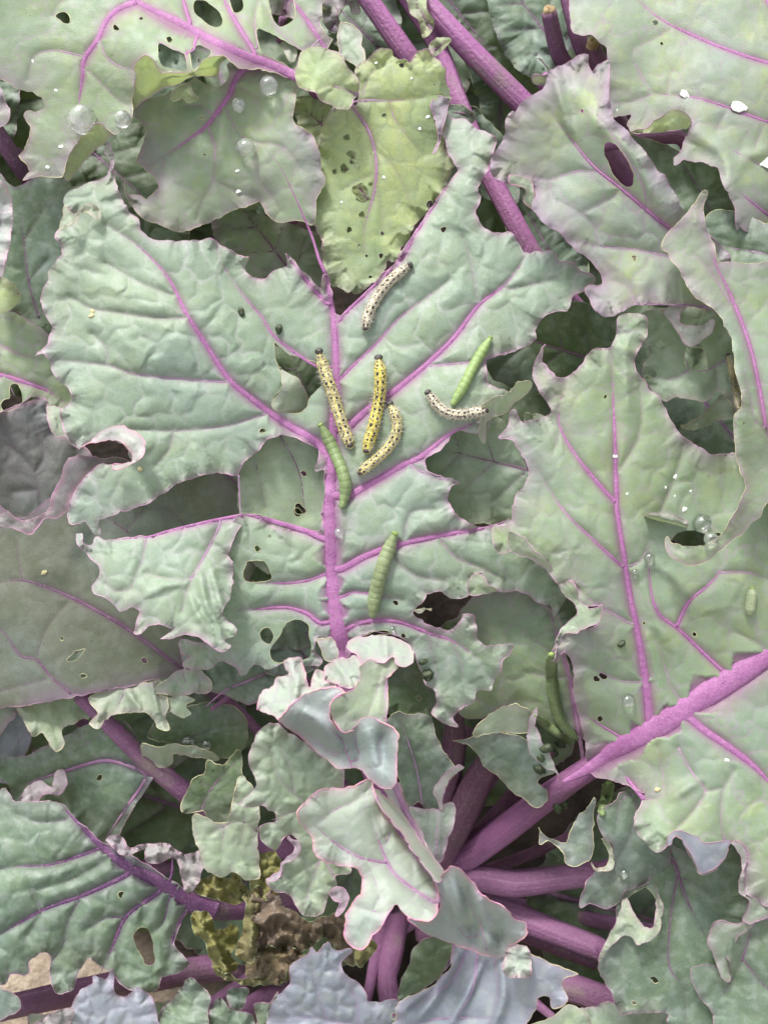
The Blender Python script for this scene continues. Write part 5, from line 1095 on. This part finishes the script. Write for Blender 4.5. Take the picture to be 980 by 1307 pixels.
    if hairs:
        HV, HF = [], []; off = 0
        for _ in range(300 if spotted else 160):
            ix = r.integers(2, n - 2); ang = r.uniform(-.25, math.pi + .25)
            c, d = onsurf(ix, ang, .97)
            d = d + r.normal(0, .28, 3); d /= np.linalg.norm(d); L = R * (r.uniform(.5, 1.35) if spotted else r.uniform(.12, .3)); w_ = 8.5e-5 if spotted else 3e-5
            e1 = np.cross(d, [.3, .2, .9]); e1 /= np.linalg.norm(e1); e2 = np.cross(d, e1)
            HV.append(np.array([c + e1 * w_, c - .5 * e1 * w_ + .87 * e2 * w_, c - .5 * e1 * w_ - .87 * e2 * w_, c + d * L])); HF.append(np.array([[0, 1, 3], [1, 2, 3], [2, 0, 3]]) + off); off += 4
        make_obj('hairs', np.vstack(HV), np.vstack(HF), [HAIR], root)
    return root
GS, GG = 'spotted caterpillars on the leaves', 'smooth green caterpillars on the leaves'
caterpillar("t11 586,42 545,72 505,108 468,155 440,205 425,250 418,288", 11.5, 'white', 'whitish black-spotted caterpillar climbing beside the forked top of the midrib', GS)
caterpillar("t11 245,370 262,430 290,510 315,590 338,660 366,732", 13, 'mixed', 'pale yellow spotted caterpillar lying along the magenta midrib', GS)
caterpillar("t11 470,395 476,460 474,530 462,600 445,670 421,752", 13.5, 'yellow', 'bright yellow spotted caterpillar, nearly straight, between two pale ones', GS)
caterpillar("t11 514,568 532,605 540,650 528,700 495,745 445,788 393,832", 11.5, 'mixed', 'pale yellow spotted caterpillar bent like a hook', GS)
caterpillar("t11 658,525 690,570 730,600 780,608 830,600 885,590", 11.5, 'white', 'whitish spotted caterpillar curling, tail under a leaf flap', GS)
caterpillar("t21 828,382 840,430 850,480 858,530 868,582", 7.5, 'brown', 'dull brownish spotted caterpillar on the cream edge of the folded leaf', GS)
caterpillar("t11 250,645 280,700 312,770 335,830 345,890 330,960", 15, 'g1', 'plump green caterpillar alongside the midrib', GG, False)
caterpillar("t12 532,92 505,160 483,220 465,290 452,350 447,408", 17, 'g2', 'grey-green caterpillar lying across a magenta side vein low on the leaf', GG, False)
caterpillar("t11 893,315 860,370 825,430 790,500 748,570", 13, 'g3', 'bright light green caterpillar next to the curling white one', GG, False)
caterpillar("t22 158,550 158,620 163,690 178,760 205,820 255,872", 15, 'g4', 'dark green caterpillar bent along the edge of the thick-ribbed leaf', GG, False)
caterpillar("t22 95,780 140,815 190,850 240,885", 12, 'g4', 'short green caterpillar half under a pale leaf flap', GG, False)
caterpillar("t23 377,62 372,95 362,140 350,185", 15, 'g1', 'small green caterpillar hanging at the base of the thick midrib', GG, False)
caterpillar("t22 920,300 915,340 908,400", 13, 'g5', 'faded stubby green caterpillar on the broad right leaf', GG, False)

# ------------------------------------------------------------------ drops, droppings, flakes
def glass(name, tint, shine_mix):
    m = bpy.data.materials.new(name); t, bs, out = nodes(m)
    bs.inputs['Base Color'].default_value = (*tint, 1); bs.inputs['Roughness'].default_value = .0; bs.inputs['IOR'].default_value = 1.33
    bs.inputs['Transmission Weight'].default_value = 1.0; bs.inputs['Specular IOR Level'].default_value = .7
    df = t.nodes.new('ShaderNodeBsdfDiffuse'); df.inputs['Color'].default_value = (.8, .83, .84, 1)      # pale share over the whole drop, its silvery reflection put into colour
    mx = t.nodes.new('ShaderNodeMixShader'); mx.inputs[0].default_value = shine_mix
    gl = t.nodes.new('ShaderNodeBsdfGlossy'); gl.inputs['Roughness'].default_value = .03; m3 = t.nodes.new('ShaderNodeMixShader'); m3.inputs[0].default_value = .14
    t.links.new(bs.outputs[0], m3.inputs[1]); t.links.new(gl.outputs[0], m3.inputs[2])
    t.links.new(m3.outputs[0], mx.inputs[1]); t.links.new(df.outputs[0], mx.inputs[2]); tp = t.nodes.new('ShaderNodeBsdfTransparent'); m2 = t.nodes.new('ShaderNodeMixShader'); m2.inputs[0].default_value = .25      # lets daylight through to the leaf
    t.links.new(mx.outputs[0], m2.inputs[1]); t.links.new(tp.outputs[0], m2.inputs[2]); t.links.new(m2.outputs[0], out.inputs[0])
    return m
WATER = glass('water', (1, 1, 1), .0); SILVER = glass('water_silvery', (1, 1, 1), .09)
def drop(px, py, r, label, flat=.92, mat=None):
    h = top_h(px, py); m = r * pxm(h); v, f = icosub(3)
    v = v.copy(); v[:, 2] = np.where(v[:, 2] < -.75, -.75, v[:, 2])
    n = vnoise(v[:, 0] * 1.5 + px, v[:, 1] * 1.5 + py) * .05
    v = v * (1 + n)[:, None] * np.array([1, 1, flat])
    c = W(px, py, h + m * 100 * .72 * flat)
    rot = np.array(Euler((TILT, 0, 0)).to_matrix())
    V = (v * m) @ rot.T
    o = make_obj('water_drop', V, f, [mat or WATER]); o.location = c
    tag(o, label, 'water drop', 'water drops on the leaves')
for a in [(105, 152, 18, 'largest round water drop on the top left leaf'), (157, 152, 11, 'water drop on the folded leaf rim beside the largest one'), (343, 109, 12, 'water drop just under the thick magenta midrib at the top'), (314, 189, 12, 'bright glinting drop in the middle of the top left lobe'), (305, 134, 9, 'flattened bright drop beside the branching vein'), (433, 680, 6.5, 'small water drop on the magenta midrib'),
          (895, 668, 12, 'dark water drop in the curl of the right leaf'), (907, 688, 9, 'clear drop beside the dark drop in the leaf curl'), (828, 712, 7, 'small green-looking drop beside a side vein'), (801, 894, 9, 'rounded drop above the thick midrib'), (796, 1115, 6.5, 'tiny round drop on the leaf below the thick midrib'),
          (241, 948, 9.5, 'larger of two dark drops on the shaded lower leaf'), (264, 950, 7, 'smaller of two dark drops on the shaded lower leaf'), (501, 803, 4.5, 'tiny bead of water on the lowest side vein'), (810, 730, 4, 'tiny drop beside the long upright vein')]:
    drop(*a, mat=SILVER if a[0] in (105, 157, 343, 433, 314, 305) else None)

FRASS = simple_mat('frass', '3c4a2c', '2c3822', 900, .55, .0006, k=.6)
def lump(name, px, py, r, mat, label, cat, group, flat=.8, seed=0, el=1.0):
    h = top_h(px, py); m = r * pxm(h); v, f = icosub(2); v = v * (1 + .28 * fbm(v[:, 0] * 1.8 + px, v[:, 1] * 1.8 + py + v[:, 2], 2))[:, None]
    v = v * np.array([el, 1, flat]); th = (px * 7 + py * 3) % 3.1; R2 = np.array([[math.cos(th), -math.sin(th), 0], [math.sin(th), math.cos(th), 0], [0, 0, 1]])
    rot = np.array(Euler((TILT, 0, 0)).to_matrix())
    o = make_obj(name, (v * m) @ R2.T @ rot.T, f, [mat]); o.location = W(px, py, h + m * 100 * flat * .6)
    if label.endswith(' leaf') and PLACE.get('last'): label = ' '.join((label.rsplit(' ', 2)[0] + ' the ' + PLACE['last'].split(',')[0].split(' that ')[0].split(' tucked')[0].split(' beside')[0]).split()[:16])
    tag(o, label, cat, group); return o
for px, py, r in [(382, 652, 4.5), (308, 398, 4), (356, 420, 4.5), (793, 822, 4), (546, 862, 7), (540, 845, 4), (688, 982, 6), (697, 955, 6), (706, 962, 5), (715, 950, 5), (720, 1025, 5), (732, 1010, 4), (712, 1030, 6), (690, 968, 4)]:
    if (px, py) == (546, 862): lump('caterpillar_dropping', px, py, r, FRASS, 'largest dark green dropping, in the gap below the main leaf', 'dropping', 'caterpillar droppings')
    else: lump('caterpillar_dropping', px, py, r, FRASS, 'small dark caterpillar dropping on a leaf', 'dropping', 'caterpillar droppings', el=1.3)
FLAKE = simple_mat('flake_white', 'e8eae4', 'c4cac2', 900, .6, .0008, k=.75)
for px, py, r, e in [(875, 120, 6, 1.5), (943, 135, 8, 1.6), (975, 207, 8, 1.6), (862, 607, 5, 1.4), (848, 622, 3, 1.2), (880, 626, 3.5, 1.1), (873, 650, 4, 1.2), (861, 633, 2, 1), (782, 582, 4, 2.2), (61, 213, 3.5, 1.2), (78, 187, 3, 1.5), (72, 115, 3, 1.3), (43, 78, 3, 1.3),
                     (927, 971, 4, 1.2), (535, 164, 3, 1.2), (546, 149, 2.5, 1.6), (525, 100, 2, 1.4), (480, 80, 2.5, 1.2), (306, 243, 3.5, 2), (303, 218, 2.5, 1.6), (248, 178, 2, 1.3), (490, 226, 3, 1.2), (436, 258, 2, 1.4), (800, 630, 2, 1.3), (786, 140, 3, 1.2)]:
    big = r >= 5
    lb = 'chalky white flake on a leaf' if big else 'tiny white speck on a leaf'
    lump('white_flake' if big else 'white_speck', px, py, r * (.85 if big else .7), FLAKE, lb, 'flake', 'white flakes' if big else 'white specks', .1, el=e)
CRUMB = simple_mat('crumb_yellow', 'e2d9a4', 'd2c494', 600, .6, .0004)
for px, py, r in [(118, 398, 3), (117, 403, 2.6), (179, 599, 2.8), (57, 731, 2.6), (839, 1008, 2.8)]:
    lump('yellow_crumb', px, py, r, CRUMB, 'tiny yellow crumb on a leaf', 'crumb', 'yellow crumbs', .5, el=1.3)
